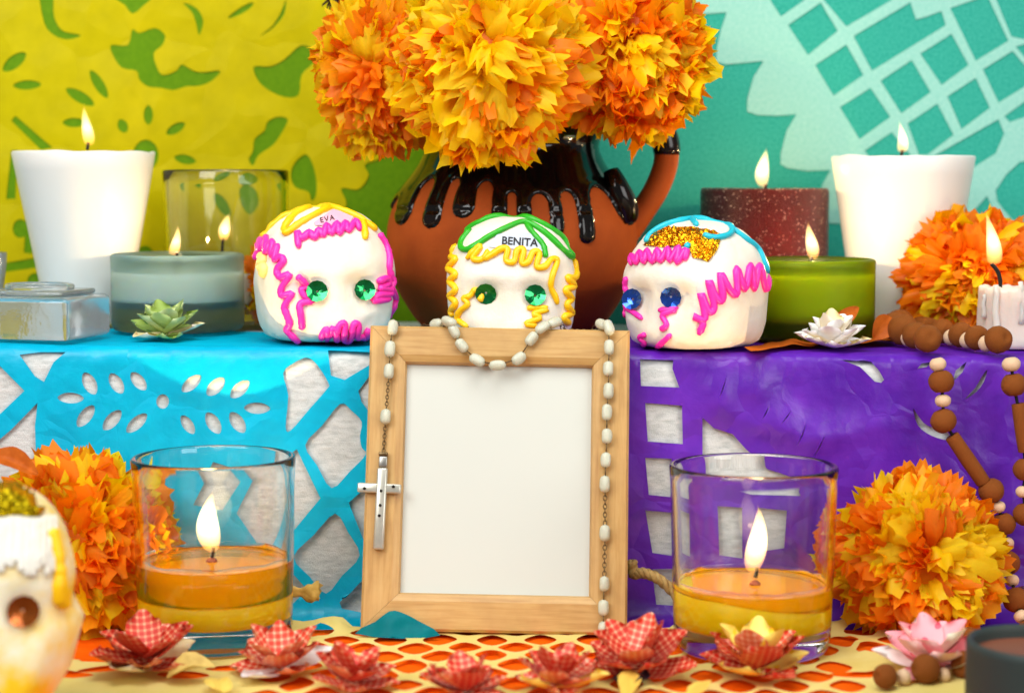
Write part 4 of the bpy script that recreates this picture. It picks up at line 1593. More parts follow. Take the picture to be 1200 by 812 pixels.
# --- skull with pink and yellow icing, green eyes
Yc = 0.966
base = shelf(380, Yc)
Hs = (at(380, 243, Yc).z - base.z)
root = thing('sugar_skull', 'white sugar skull with pink and yellow icing and green sequin eyes', 'skull', base, 'decorated sugar skulls')
V, F = skull_geo(pxm(163, Yc), Hs, 0.068, radians(15), base, 1.0)
sk = obj('skull', V, F, M['sugar'], root)
bv = BVHTree.FromPolygons(V, F)
ri = 0.00165
for pts, m_ in [
    ([(85, 215), (130, 165), (210, 120), (300, 80), (380, 85), (470, 110), (540, 145), (600, 190)], 'ice_yellow'),
    ([(400, 90), (350, 115), (270, 160), (215, 200), (203, 180), (250, 120), (320, 85)], 'ice_yellow'),
    ([(540, 150), (550, 190), (553, 230)], 'ice_yellow'),
    ([(265, 268), (258, 200), (280, 228), (310, 198), (330, 225), (352, 190), (370, 215), (385, 168), (405, 205), (430, 160), (440, 205), (468, 155), (480, 195), (510, 150), (530, 192)], 'ice_pink'),
    ([(65, 315), (80, 250), (100, 230), (97, 280), (125, 220), (123, 290), (150, 236), (148, 300), (172, 255), (158, 330)], 'ice_pink'),
    ([(165, 325), (185, 305), (200, 325), (172, 360), (185, 395), (225, 380), (190, 440), (195, 475), (235, 465), (203, 520), (215, 560), (227, 600), (212, 622), (250, 660), (282, 685)], 'ice_pink'),
    ([(255, 385), (285, 412), (300, 440), (272, 450), (290, 480), (320, 500), (285, 505), (265, 520), (275, 570), (280, 620)], 'ice_pink'),
    ([(610, 205), (640, 250), (655, 300), (655, 360), (670, 410), (665, 440), (680, 480), (675, 520), (670, 580)], 'ice_pink'),
    ([(605, 412), (645, 398), (650, 425), (610, 440), (660, 448), (655, 468), (610, 470), (590, 497), (660, 488)], 'ice_pink'),
    ([(362, 700), (366, 640), (388, 622), (386, 690), (412, 612), (432, 670), (412, 690), (440, 604), (466, 602), (460, 660), (490, 660), (500, 602), (522, 600), (516, 652), (545, 652), (550, 690), (562, 622), (576, 680)], 'ice_pink')]:
    icing(bv, zA(pts), Yc, ri, M[m_], root)
icing(bv, zA([(100, 300), (112, 320), (100, 345), (118, 360), (105, 385)]), Yc, 0.0026, M['ice_pale'], root, sink=0.7)
for k in ((372, 342), (426.5, 341)):
    sequin(bv, k[0], k[1], Yc, pxm(12.2, Yc), M['seq_green'], root)
lb = patch(bv, zA([(425, 92), (470, 105), (502, 132), (485, 165), (400, 172), (335, 170), (330, 155)]), Yc, 0.0006, M['label_pink'], root, 'name_label', 2.5)
text_on(bv, 'EVA', *zA([(358, 156)])[0], 6.0, -13, Yc, 0.0003, M['ink'], lb, 0.006, 1.25)

# --- skull with green hair lines and yellow icing
Yc = 0.953
base = shelf(599, Yc)
Hs = (at(599, 254, Yc).z - base.z)
root = thing('sugar_skull', 'white sugar skull with green and yellow icing behind the picture frame', 'skull', base, 'decorated sugar skulls')
V, F = skull_geo(pxm(152, Yc), Hs, 0.053, radians(-1), base, 2.0)
obj('skull', V, F, M['sugar'], root)
bv = BVHTree.FromPolygons(V, F)
ri = 0.0016
lb = patch(bv, zB([(236, 158), (320, 150), (392, 168), (388, 214), (300, 207), (206, 200)]), Yc, 0.0006, M['label_white'], root, 'name_label', 2.5)
text_on(bv, 'BENITA', *zB([(250, 189)])[0], 8.8, 4, Yc, 0.0003, M['ink'], lb, 0.022, 1.0)
for pts, m_, rr in [
    ([(120, 152), (170, 122), (230, 99), (310, 97), (370, 115), (430, 150), (478, 198), (486, 235), (450, 205), (390, 150), (330, 117), (280, 131), (210, 165), (150, 205), (120, 205), (119, 180), (150, 140)], 'ice_green', 0.0014),
    ([(330, 120), (360, 160), (390, 195), (398, 235)], 'ice_green', 0.0013),
    ([(135, 240), (165, 207), (182, 200), (155, 238), (185, 242), (210, 212), (192, 240), (225, 222), (250, 206), (272, 208), (265, 246), (293, 249), (302, 212), (325, 210), (317, 254), (340, 250), (355, 217), (377, 222), (366, 265), (395, 265), (415, 240), (435, 246), (420, 290), (415, 330), (430, 370), (435, 390)], 'ice_yellow', 0.0015),
    ([(75, 245), (90, 182), (80, 230), (102, 240), (75, 270), (102, 290), (80, 312), (102, 340), (82, 362), (102, 385), (86, 410), (92, 430)], 'ice_yellow', ri),
    ([(490, 240), (495, 300), (466, 300), (490, 330), (460, 342), (482, 370), (465, 390), (482, 420), (455, 432), (475, 455)], 'ice_yellow', ri),
    ([(176, 382), (185, 356), (160, 342), (148, 362), (126, 370), (140, 390), (115, 412), (106, 440), (140, 465)], 'ice_yellow', 0.0014),
    ([(335, 405), (370, 402), (405, 408), (355, 424), (380, 436), (330, 455), (370, 462)], 'ice_yellow', 0.0014)]:
    icing(bv, zB(pts), Yc, rr, M[m_], root)
for k in ((570, 342), (626.5, 347.5)):
    sequin(bv, k[0], k[1], Yc, pxm(12.4, Yc), M['seq_green'], root)

# --- skull turned aside with blue eyes, gold foil
Yc = 0.951
base = shelf(816, Yc)
Hs = (at(816, 257, Yc).z - base.z)
root = thing('sugar_skull', 'white sugar skull turned aside with blue eyes, gold foil and pink icing', 'skull', base, 'decorated sugar skulls')
V, F = skull_geo(pxm(160, Yc), Hs, 0.068, radians(-40), base, 3.0)
obj('skull', V, F, M['sugar'], root)
bv = BVHTree.FromPolygons(V, F)
patch(bv, zB([(727, 195), (765, 152), (820, 137), (900, 136), (960, 150), (986, 166), (972, 210), (942, 250), (915, 240), (890, 236), (878, 196), (800, 202)]), Yc, 0.0003, M['gold'], root, 'foil_patch', 1.6, 0.0011)
for pts, m_, rr in [
    ([(735, 185), (760, 150), (820, 121), (900, 106), (985, 112), (1020, 137), (1010, 160), (960, 170), (925, 160)], 'ice_cyan', 0.0014),
    ([(1018, 138), (1070, 175), (1110, 210), (1140, 285)], 'ice_cyan', 0.0013),
    ([(888, 106), (905, 130)], 'ice_cyan', 0.0014),
    ([(690, 260), (690, 230), (708, 252), (716, 216), (733, 250), (741, 211), (760, 250), (775, 210), (786, 246), (810, 205), (816, 246), (845, 202), (840, 252), (870, 208), (865, 246)], 'ice_pink', 0.0016),
    ([(910, 490), (925, 450), (892, 430), (932, 440), (918, 350), (940, 412), (962, 400), (942, 308), (970, 372), (990, 370), (980, 288), (1010, 340), (1036, 355), (1034, 268), (1060, 342), (1080, 258), (1092, 342), (1110, 258), (1130, 342), (1148, 290), (1154, 345)], 'ice_pink', 0.0017),
    ([(672, 300), (668, 330), (674, 350)], 'ice_pink', 0.0014),
    ([(640, 430), (668, 428), (652, 385), (682, 410), (725, 440)], 'ice_pink', 0.0013),
    ([(778, 410), (840, 408), (790, 425), (806, 458), (785, 475)], 'ice_pink', 0.0014),
    ([(735, 490), (715, 500), (732, 520), (705, 545), (745, 545), (780, 525), (820, 490)], 'ice_pink', 0.0013)]:
    icing(bv, zB(pts), Yc, rr, M[m_], root)
icing(bv, zB([(866, 196), (882, 202)]), Yc, 0.0017, M['ice_cyan'], root, name='icing_dot')
for k in ((743, 351.5), (786.5, 347)):
    sequin(bv, k[0], k[1], Yc, pxm(12.2, Yc), M['seq_blue'], root)

# --- big skull in the foreground
Yc = 0.735
base = Vector(((-4 - 600) / FPX * Yc, Yc, ZT))
Hs = 0.100 - ZT
root = thing('sugar_skull', 'large sugar skull with yellow patches and a copper sequin eye on the table', 'skull', base, 'decorated sugar skulls')
V, F = skull_geo(pxm(172, Yc), Hs, 0.055, radians(6), base, 4.0, jaw=True)
M['sugar_yellow'] = pmat('yellow_stained_sugar', rgb(246, 236, 206), 0.4, sss=0.5, sssr=(1, 0.8, 0.4), sssc=0.006, vary=(24, rgb(255, 204, 30), 0.42, 0.60), bump=(200, 0.3, 0.001))
obj('skull', V, F, M['sugar_yellow'], root)
bv = BVHTree.FromPolygons(V, F)
zD = lambda pts: [(x * 0.335, 540 + y * 0.335) for x, y in pts]
rng = random.Random(2)
for k in range(13):
    x0 = -30 + k * 17.5
    pts = [(x0 + 6, 196 + 4 * sin(k)), (x0 + 4 + rng.uniform(-4, 4), 250), (x0 + rng.uniform(-4, 4), 300 + rng.uniform(0, 50)), (x0 + rng.uniform(-4, 4), 360 + rng.uniform(-10, 50))]
    icing(bv, zD(pts), Yc, 0.0016, M['sugar'], root, sink=0.85, name='icing_drip')
for pts in ([(175, 240), (190, 300), (198, 350), (205, 400), (212, 450), (218, 520)], [(205, 400), (200, 440), (205, 500)]):
    icing(bv, zD(pts), Yc, 0.0028, M['ice_yellow'], root, sink=0.7)
sequin(bv, 26, 714, Yc, pxm(19, Yc), M['seq_brown'], root)
patch(bv, sm(zD([(-60, 90), (0, 80), (60, 92), (110, 130), (140, 195), (100, 200), (40, 196), (-60, 200)]), 2), Yc, 0.0006, M['gold_green'], root, 'foil_patch', 2, 0.0012)
me = None
bm = bmesh.new()
bmesh.ops.create_icosphere(bm, subdivisions=1, radius=0.0011)
Vs = [v.co.copy() for v in bm.verts]; Fs = [tuple(v.index for v in f.verts) for f in bm.faces]
bm.free()
me = make_mesh('gold_bead', Vs, Fs, M['gold'], False)
for k in range(70):
    t = rng.random()
    x, y = (50 + 90 * t + rng.uniform(-10, 10), 105 + 85 * t * t + rng.uniform(-12, 10)) if k % 3 else (rng.uniform(-20, 60), rng.uniform(84, 110))
    q = zD([(x, y)])[0]
    p, n = hit(bv, q[0], q[1], Yc)
    inst('gold_bead', me, Matrix.Translation(p + n * 0.0013), root)

# ================================================================== PICTURE FRAME
LEAN = radians(15.0)
roll = radians(1.15)
bl = ground(578.5, 744, ZT)
Wf, Hf, Rw, Tf = 0.1268, 0.1472, 0.0182, 0.011
# local: x right, y up the frame, z out of the picture
FM = Matrix.Translation(Vector((bl.x, bl.y, ZT + 0.0012))) @ Matrix.Rotation(pi / 2 - LEAN, 4, 'X') @ Matrix.Rotation(-roll, 4, 'Z')
root = thing('picture_frame', 'pale wooden picture frame with a blank white print leaning on the step', 'picture frame', FM.translation)


def rail(L, name, X):
    """mitred rail; outer edge along local x at y=0, inner at y=Rw"""
    sec = [(0.0, -Tf), (0.0, -0.0015), (0.0012, 0), (Rw - 0.004, 0), (Rw - 0.0008, -0.0016), (Rw, -0.004), (Rw, -Tf)]
    V, F = [], []
    for s_ in (-1, 1):
        for (y, z) in sec:
            V.append(Vector((s_ * (L / 2 - y - 0.00008), y, z)))
    n = len(sec)
    for i in range(n):
        j = (i + 1) % n
        F.append((i, j, n + j, n + i))
    F.append(tuple(range(n))[::-1])
    F.append(tuple(range(n, 2 * n)))
    me_ = make_mesh(name, V, F, M['wood'], False)
    bm_ = bmesh.new(); bm_.from_mesh(me_); bmesh.ops.recalc_face_normals(bm_, faces=bm_.faces); bm_.to_mesh(me_); bm_.free()
    return inst(name, me_, FM @ X, root)


rail(Wf, 'bottom_rail', Matrix())
rail(Wf, 'top_rail', Matrix.Translation((0, Hf, 0)) @ Matrix.Rotation(pi, 4, 'Z'))
rail(Hf, 'side_rail', Matrix.Translation((-Wf / 2, Hf / 2, 0)) @ Matrix.Rotation(-pi / 2, 4, 'Z'))
rail(Hf, 'side_rail', Matrix.Translation((Wf / 2, Hf / 2, 0)) @ Matrix.Rotation(pi / 2, 4, 'Z'))
V, F = bevel_box(Wf - 2 * Rw + 0.003, Hf - 2 * Rw + 0.003, 0.001, FM @ Matrix.Translation((0, Hf / 2, -0.0062)), 0)
obj('print', V, F, M['photo'], root, smooth=False)
V, F = bevel_box(Wf - 2 * Rw + 0.004, Hf - 2 * Rw + 0.004, 0.002, FM @ Matrix.Translation((0, Hf / 2, -0.0088)), 0)
obj('backing_board', V, F, M['table'], root, smooth=False)

FI = FM.inverted()
fn_world = (FM.to_3x3() @ Vector((0, 0, 1))).normalized()


def on_frame(px, py, h):
    """point at height h above the frame's face under the photo pixel"""
    o = FI @ CAMP
    d = FI.to_3x3() @ ray(px, py)
    t = (h - o.z) / d.z
    return FM @ (o + d * t)


# ================================================================== ROSARY
bd = 0.0027
root = thing('rosary', 'rosary of pearly beads with a silver cross hung over the wooden frame', 'rosary', on_frame(583, 428, bd))


def bead_mesh(mat, seed):
    r = random.Random(seed)
    V, F = [], []
    n, m = 12, 9
    for j in range(m + 1):
        t = j / m
        z = -1 + 2 * t
        rr = (1 - abs(z) ** 3.2) ** 0.5 * 0.62 + (0.12 if 0 < j < m else 0.10)
        for k in range(n):
            a = 2 * pi * k / n + 0.7 * t
            q = rr * (1 + 0.10 * sin(a * 3 + seed) * (1 - abs(z)))
            V.append((q * cos(a), q * sin(a), z))
    for j in range(m):
        for k in range(n):
            F.append((j * n + k, j * n + (k + 1) % n, (j + 1) * n + (k + 1) % n, (j + 1) * n + k))
    F.append(tuple(range(n))[::-1]); F.append(tuple(m * n + k for k in range(n)))
    return make_mesh('bead', V, F, mat)


BM = [bead_mesh(M['pearl'], s) for s in (1, 2.3, 4.1)]


def rbead(p, direction, L=0.0040, k=0):
    q = Vector(direction).to_track_quat('Z', 'X').to_matrix().to_4x4() @ Matrix.Rotation(k * 1.1, 4, 'Z')
    return inst('bead', BM[k % 3], Matrix.Translation(p) @ q @ Matrix.Diagonal((L * (0.86 + 0.05 * sin(k * 2.3)), L * 0.88, L * (1.02 + 0.06 * sin(k * 1.7)), 1)), root)


def chain(p0, p1, n, r=0.0008, name='chain'):
    parts = []
    d = (p1 - p0)
    u = d.normalized()
    side = u.cross(fn_world).normalized()
    L = d.length / n
    for i in range(n):
        c = p0 + d * ((i + 0.5) / n)
        w_ = side if i % 2 else fn_world
        ring = [c + u * (cos(2 * pi * k / 12) * L * 0.68) + w_ * (sin(2 * pi * k / 12) * L * 0.42) for k in range(12)]
        parts.append(tube(ring, 0.00026, 5, closed=True))
    V, F = join(*parts)
    return obj(name, V, F, M['brass'], root)


def strand(pts, links):
    """beads at pixels; links[i] = chain links between bead i and i+1"""
    P = [p if isinstance(p, Vector) else on_frame(p[0], p[1], bd) for p in pts]
    n = len(P)
    for i, p in enumerate(P):
        d = P[min(i + 1, n - 1)] - P[max(i - 1, 0)]
        rbead(p, d, 0.0040, i)
    for i in range(n - 1):
        d = (P[i + 1] - P[i]).normalized()
        a = P[i] + d * 0.0038
        b = P[i + 1] - d * 0.0038
        if (b - a).dot(d) > 0.0004:
            chain(a, b, links[i])


topb = lambda px, py, dz=0.0, dy=0.0: on_frame(px, py, bd) + Vector((0, dy, dz))
strand([(460, 384), (457, 409), (456, 435), (452, 488)], [1, 1, 9])
chain(on_frame(451.5, 496, 0.0012), on_frame(449.5, 530, 0.0012), 8)
strand([topb(511, 381, 0, 0.007), (526, 377), (532, 388), (541, 405), (559, 422), (583, 428), (608, 420), (623, 397), (636, 384), topb(650, 379, 0.0, 0.004)], [1, 1, 1, 1, 1, 1, 1, 1, 1])
strand([topb(706, 381, 0, 0.004), (713, 384), (714, 407), (713, 432), (713, 458), (711, 483), (711, 511), (710, 539), (709, 567), (709, 624.5), (708, 684), (707, 712), (707, 738)], [1, 1, 1, 1, 1, 1, 1, 1, 8, 8, 1, 1])
# loops of the strand lying along the frame's top edge and behind it
Pp = [on_frame(461, 378, -0.003), on_frame(470, 384, -0.0122), on_frame(490, 384, -0.0135), on_frame(508, 380, -0.006)]
chain(Pp[0], Pp[1], 3); chain(Pp[1], Pp[2], 6); chain(Pp[2], Pp[3], 4)
Pp = [on_frame(654, 380, -0.006), on_frame(664, 387, -0.0135), on_frame(690, 388, -0.0135), on_frame(704, 382, -0.004)]
chain(Pp[0], Pp[1], 3); chain(Pp[1], Pp[2], 7); chain(Pp[2], Pp[3], 3)
# cross
c_top, c_bot = on_frame(448.5, 548, 0.0022), on_frame(443.5, 644, 0.0022)
yv = (c_top - c_bot).normalized()
zv = fn_world
xv = yv.cross(zv).normalized()


def fbox(c, sx, sy, sz, bev):
    X = Matrix((xv, yv, zv)).transposed().to_4x4()
    X.translation = c
    return bevel_box(sx, sy, sz, X, bev, 2)


V, F = fbox((c_top + c_bot) / 2, 0.0050, (c_top - c_bot).length, 0.0034, 0.0009)
cr = obj('cross', V, F, M['cross'], root)
cc = on_frame(444.5, 572, 0.0020)
V, F = fbox(cc, pxm(51, 0.9), 0.0046, 0.0030, 0.0007)
obj('cross_arm', V, F, M['cross'], cr)
for (qx, qy) in ((427, 572), (461, 570), (446.5, 575), (445.5, 592), (444.5, 604)):
    V, F = lathe([(0.0, 0), (0.0008, 0.0001), (0.0007, 0.0006), (0.0, 0.0009)], Vector((0, 0, 0)), 10)
    X = Matrix((xv, yv, zv)).transposed().to_4x4()
    X.translation = on_frame(qx, qy, 0.0036)
    obj('rivet', [X @ Vector(v) for v in V], F, M['wick'], cr)
V, F = fbox(on_frame(449, 541, 0.002), 0.0040, 0.0052, 0.0028, 0.0005)
obj('bail', V, F, M['steel'], cr)
V, F = fbox(on_frame(449.2, 532, 0.002), 0.0044, 0.0018, 0.003, 0.0004)
obj('clasp', V, F, M['brass'], cr)


# ================================================================== CLAY BEADS
def lump_mesh(name, mat, seed, stretch=1.0):
    bm_ = bmesh.new()
    bmesh.ops.create_uvsphere(bm_, u_segments=20, v_segments=12, radius=1)
    for v in bm_.verts:
        p = v.co.normalized()
        k = 1 + 0.05 * nz(p.x * 2 + seed, p.y * 2, p.z * 2, 1) + 0.015 * nz(p.x * 7 + seed, p.y * 7, p.z * 7, 1)
        hole = max(0, abs(p.z) - 0.955) / 0.045
        v.co = Vector((p.x * k, p.y * k, p.z * k * stretch * (1 - 0.35 * hole)))
    me_ = bpy.data.meshes.new(name)
    bm_.to_mesh(me_); bm_.free()
    me_.materials.append(mat)
    me_.polygons.foreach_set("use_smooth", [True] * len(me_.polygons))
    return me_


CB = [lump_mesh('clay_bead', M['bead_clay'], s, 0.96) for s in (1, 5, 9)]
SB = [lump_mesh('cream_bead', M['bead_cream'], s, 0.85) for s in (2, 6)]
tubv, tubf = lathe([(0.25, -1), (0.80, -1), (0.92, -0.97), (0.95, -0.5), (0.97, 0), (0.95, 0.5), (0.92, 0.97), (0.80, 1), (0.25, 1)], (0, 0, 0), 20, wob=lambda r, z, a: (r * (1 + 0.03 * nz(cos(a) * 2, sin(a) * 2, z * 3)), z))
TB = make_mesh('tube_bead', tubv, tubf, M['bead_clay'])
groot = thing('bead_garland', 'garland of brown clay beads and small cream beads hanging over the purple paper', 'garland', shelf(1120, 0.94))


def gbead(kind, p, r, d=(0, 0, 1), k=0, L=None):
    q = Vector(d).to_track_quat('Z', 'X').to_matrix().to_4x4() @ Matrix.Rotation(k * 2.1, 4, 'Z')
    me_ = {'c': CB[k % 3], 's': SB[k % 2], 't': TB}[kind]
    nm = {'c': 'clay_bead', 's': 'cream_bead', 't': 'tube_bead'}[kind]
    return inst(nm, me_, Matrix.Translation(p) @ q @ Matrix.Diagonal((r, r, L or r, 1)), groot)


def gstrand(items, Yfn, seed=0):
    P = []
    for i, it in enumerate(items):
        P.append(at(it[1], it[2], Yfn(i)))
    for i, it in enumerate(items):
        d = P[min(i + 1, len(P) - 1)] - P[max(i - 1, 0)]
        Y = P[i].y
        L = pxm(it[4], Y) if len(it) > 4 else None
        gbead(it[0], P[i], pxm(it[3], Y), d, i + seed, L)
    V, F = tube(P, 0.0008, 6)
    obj('cord', V, F, M['wick'], groot)


def rest(px, Y, r_px, kind='c'):
    s_ = shelf(px, Y)
    return s_ + Vector((0, 0, pxm(r_px, Y)))


def top_strand(items, seed):
    P = [rest(px, Y, r_) for (_, px, Y, r_, *_2) in items]
    for i, it in enumerate(items):
        d = P[min(i + 1, len(P) - 1)] - P[max(i - 1, 0)]
        gbead(it[0], P[i], pxm(it[3], it[2]), d, i + seed, pxm(it[4], it[2]) if len(it) > 4 else None)
    V, F = tube(P, 0.0008, 6)
    obj('cord', V, F, M['wick'], groot)


top_strand([('c', 1056, 1.000, 18), ('c', 1050, 0.983, 18), ('c', 1060, 0.965, 18.5), ('s', 1067, 0.957, 10), ('c', 1075, 0.946, 16), ('s', 1083, 0.936, 9.5), ('c', 1089, 0.926, 16.5)], 0)
top_strand([('t', 1086, 1.00, 14, 19), ('c', 1106, 0.977, 15), ('s', 1117, 0.967, 10), ('c', 1128, 0.957, 15), ('s', 1136, 0.949, 10), ('c', 1147, 0.941, 15), ('s', 1158, 0.933, 10), ('c', 1172, 0.925, 16.5)], 3)
hang = lambda r_: YF - 0.004 - r_
A_ = [('s', 1099, 427, 10), ('c', 1103, 447, 15), ('s', 1105, 469.5, 9.5), ('c', 1105.6, 493, 15.5), ('t', 1134, 538, 9.5, 34), ('c', 1161.6, 575, 15.5), ('s', 1170, 594, 8.5), ('c', 1176, 614, 14.5), ('s', 1180, 636, 8.5), ('c', 1181, 659, 14.8), ('s', 1186, 680, 8.5), ('c', 1191, 703, 16), ('s', 1197, 722, 9), ('c', 1206, 740, 15)]
gstrand(A_, lambda i: 0.909 - 0.0006 * i if i < 9 else 0.9036 - 0.006 * (i - 8), 1)
B_ = [('s', 1185, 427, 11), ('c', 1188, 451, 15), ('t', 1198, 501, 9.5, 29), ('c', 1202, 550, 15), ('s', 1199, 576, 9), ('c', 1202, 602, 15), ('s', 1210, 622, 9), ('c', 1216, 644, 15)]
gstrand(B_, lambda i: 0.909 - 0.001 * i, 5)
# part of the garland lying on the table
GT = []
for (kd, px, Y, r_) in [('c', 1228, 0.862, 15), ('s', 1210, 0.853, 9), ('c', 1190, 0.848, 15), ('s', 1166, 0.846, 9), ('c', 1146, 0.844, 15), ('s', 1133, 0.836, 9), ('c', 1136, 0.822, 15), ('s', 1148, 0.812, 9), ('c', 1141, 0.798, 17), ('s', 1116, 0.792, 9), ('c', 1094, 0.790, 18), ('s', 1068, 0.787, 10), ('c', 1046, 0.782, 15)]:
    p = Vector(((px - 600) / FPX * Y, Y, ZT + pxm(r_, Y)))
    GT.append((kd, p, pxm(r_, Y)))
for i, (kd, p, r_) in enumerate(GT):
    gbead(kd, p, r_, GT[min(i + 1, len(GT) - 1)][1] - GT[max(i - 1, 0)][1], i)


# ================================================================== PAPER FLOWERS
def card_petal(mat, L, Wd, cup, curl):
    nu, nv = 6, 6
    V, F = [], []
    uv = []
    for j in range(nv + 1):
        t = j / nv
        wd = Wd * sin(pi * (0.09 + 0.76 * t)) ** 0.6
        for i in range(nu + 1):
            u = i / nu - 0.5
            y = L * t * (1 - 0.30 * (2 * u) ** 2 * t ** 4)
            V.append((u * wd, y, cup * Wd * (2 * u) ** 2 * 0.5 + curl * L * t * t))
            uv.append((u * wd + 0.05, y + 0.05))
    for j in range(nv):
        for i in range(nu):
            a = j * (nu + 1) + i
            F.append((a, a + 1, a + nu + 2, a + nu + 1))
    me_ = make_mesh('petal', V, F, mat)
    ul = me_.uv_layers.new(name='uv')
    for lp in me_.loops:
        ul.data[lp.index].uv = uv[lp.vertex_index]
    return me_


PCACHE = {}


def cp(key, L, Wd, cup, curl):
    k = (key, round(L, 4), cup, curl)  # shared by petals of one size
    if k not in PCACHE:
        PCACHE[k] = card_petal(M[key], L, Wd, cup, curl)
    return PCACHE[k]


def paper_flower(label, px, py, dia_px, layers, spin=0.0, tilt=(0, 0), Y=None, on_step=False, group='folded paper flowers', seed=0):
    """layers: list of (n, material keys, length factor, rise degrees)"""
    if on_step:
        b = shelf(px, Y)
    else:
        b = ground(px, py, ZT + 0.001)
    Rr = pxm(dia_px * (1.0 if on_step else 1.2), b.y) / 2
    root = thing('paper_flower', label, 'paper flower', b, group)
    TM = Matrix.Translation(b) @ Matrix.Rotation(radians(tilt[0]), 4, 'X') @ Matrix.Rotation(radians(tilt[1]), 4, 'Y')
    r = random.Random(seed + 5)
    z0 = 0.0006
    for li, (n, keys, lf, rise) in enumerate(layers):
        for k in range(n):
            key = keys[k % len(keys)]
            L = Rr * lf * r.uniform(0.9, 1.1)
            cu = r.choice((0.18, 0.28))
            a = 2 * pi * k / n + spin + li * pi / n + r.uniform(-.2, .2)
            rs = radians(rise + r.uniform(-14, 12))
            W = TM @ Matrix.Translation((0, 0, z0)) @ Matrix.Rotation(a, 4, 'Z') @ Matrix.Translation((0, Rr * 0.06, 0)) @ Matrix.Rotation(rs, 4, 'X')
            inst('petal', cp(key, L, L * 0.72, cu, 0.16), W, root)
        z0 += Rr * 0.10
    V, F = lathe([(0.0018, -0.002), (0.0022, 0.001), (0.0014, 0.0022), (0, 0.0025)], Vector((0, 0, z0)), 12)
    obj('centre', [TM @ Vector(v) for v in V], F, M[layers[-1][1][0]], root)
    return root


RED = [(5, ['ging_red2'], 1.0, 6), (5, ['ging_red', 'ging_red2'], 0.96, 20), (4, ['ging_red'], 0.9, 40)]
paper_flower('red checked paper flower on the table beside the large foreground skull', 172, 784, 116, [(5, ['card_peach', 'ging_red2'], 1.0, 6), (5, ['ging_red2', 'ging_red'], 0.95, 24), (5, ['ging_red'], 0.85, 36)], 0.3, (8, 0), seed=1)
paper_flower('red checked paper flower at the foot of the amber votive, beside a smaller one', 331, 788, 100, [(5, ['card_white', 'ging_red2'], 1.0, 8), (5, ['ging_red2'], 0.95, 22), (5, ['ging_red2'], 0.85, 40)], 0.1, (6, -4), seed=2)
paper_flower('red checked paper flower overlapping the one at the amber votive', 412, 804, 92, RED, 0.7, (4, 6), seed=3)
paper_flower('red checked paper flower on the lattice below the middle of the frame', 545, 815, 92, RED, 0.2, (0, 0), seed=4)
paper_flower('red checked paper flower beside the yellow paper scraps below the frame', 652, 808, 98, [(5, ['ging_red2', 'card_yellow'], 1.0, 6), (5, ['ging_red2'], 0.95, 20), (5, ['ging_red'], 0.85, 38)], 0.9, (0, 4), seed=5)
paper_flower('red checked paper flower with dark petals below the frame corner', 748, 788, 112, [(5, ['ging_red', 'ging_red', 'card_navy'], 1.0, 6), (5, ['ging_red'], 1.0, 20), (5, ['ging_red', 'ging_red2'], 0.98, 38)], 0.5, (14, -8), seed=6)
paper_flower('red checked paper flower with yellow inner petals at the golden votive', 886, 790, 114, [(5, ['card_yellow', 'ging_red'], 1.0, 8), (5, ['ging_red'], 0.95, 20), (5, ['card_yellow', 'ging_red2'], 0.85, 38)], 0.0, (4, 0), seed=7)
paper_flower('pink and cream paper flower in front of the table flower by the beads', 1092, 785, 108, [(5, ['card_pink', 'card_white'], 1.0, 6), (5, ['card_pink'], 0.95, 20), (5, ['card_pink', 'card_pink', 'card_peach'], 0.85, 40)], 0.2, (4, 0), seed=8)
paper_flower('white and peach paper flower on the edge of the purple paper', 977, 404, 88, [(6, ['card_peach', 'card_white'], 1.0, 4), (6, ['card_white'], 0.92, 28), (6, ['card_white', 'card_peach'], 0.84, 48)], 0.15, (6, 0), Y=0.944, on_step=True, seed=9)
paper_flower('green paper flower in front of the frosted grey candle glass', 193, 392, 84, [(6, ['card_peach', 'card_green'], 1.0, 3), (6, ['card_green', 'card_lime'], 0.98, 26), (6, ['card_lime', 'card_green'], 0.92, 44)], 0.4, (6, 0), Y=0.962, on_step=True, seed=10)

# ------------------------------------------------------------------ small scraps
def scrap(name, label, cat, poly_px, mat, z0=None, fold=0.003, kindfn=None, group=None):
    fn = kindfn or (lambda x, y: ground(x, y, ZT + 0.0012) + Vector((0, 0, fold * (0.5 + nz(x, y, 3, 0.05)))))
    V, F = cut_sheet(poly_px, [], fn, 4)
    return props(obj(name, V, F, mat), label, cat, group)


def flap_fn(x, y):
    k = max(0, min(1, (748 - y) / 34))
    p = on_frame(x, y, 0.0014 + 0.003 * (1 - k) + 0.0012 * nz(x, y, 2, 0.06))
    return p


scrap('paper_corner', 'turquoise tissue corner with painted-in shade folded up over the bottom rail of the frame', 'paper', sm([(416, 742), (440, 728), (456, 716), (470, 717), (492, 728), (516, 744), (470, 748)], 2), M['turq_shaded'], kindfn=flap_fn)
for i, (poly, lab) in enumerate([
    ([(238, 806), (252, 798), (268, 802), (272, 814), (250, 818)], 'yellow card scrap in front of the amber votive'),
    ([(724, 800), (740, 794), (752, 802), (744, 816), (728, 816)], 'yellow card scrap beside the paper flower with dark petals'),
    ([(806, 806), (820, 802), (834, 808), (824, 818), (806, 818)], 'yellow card scrap in front of the golden votive')]):
    scrap('card_scrap', lab, 'scrap', sm(poly, 2), M['card_yellow'], fold=0.004, group='yellow card scraps')


def strip_fn(x, y):
    g = ray(x, y)
    p = CAMP + g * ((ztop(0.16) + 0.003 - CAM_H) / g.z)
    return p + Vector((0, 0, 0.0016 * (0.6 + nz(x, y, 1, 0.05))))


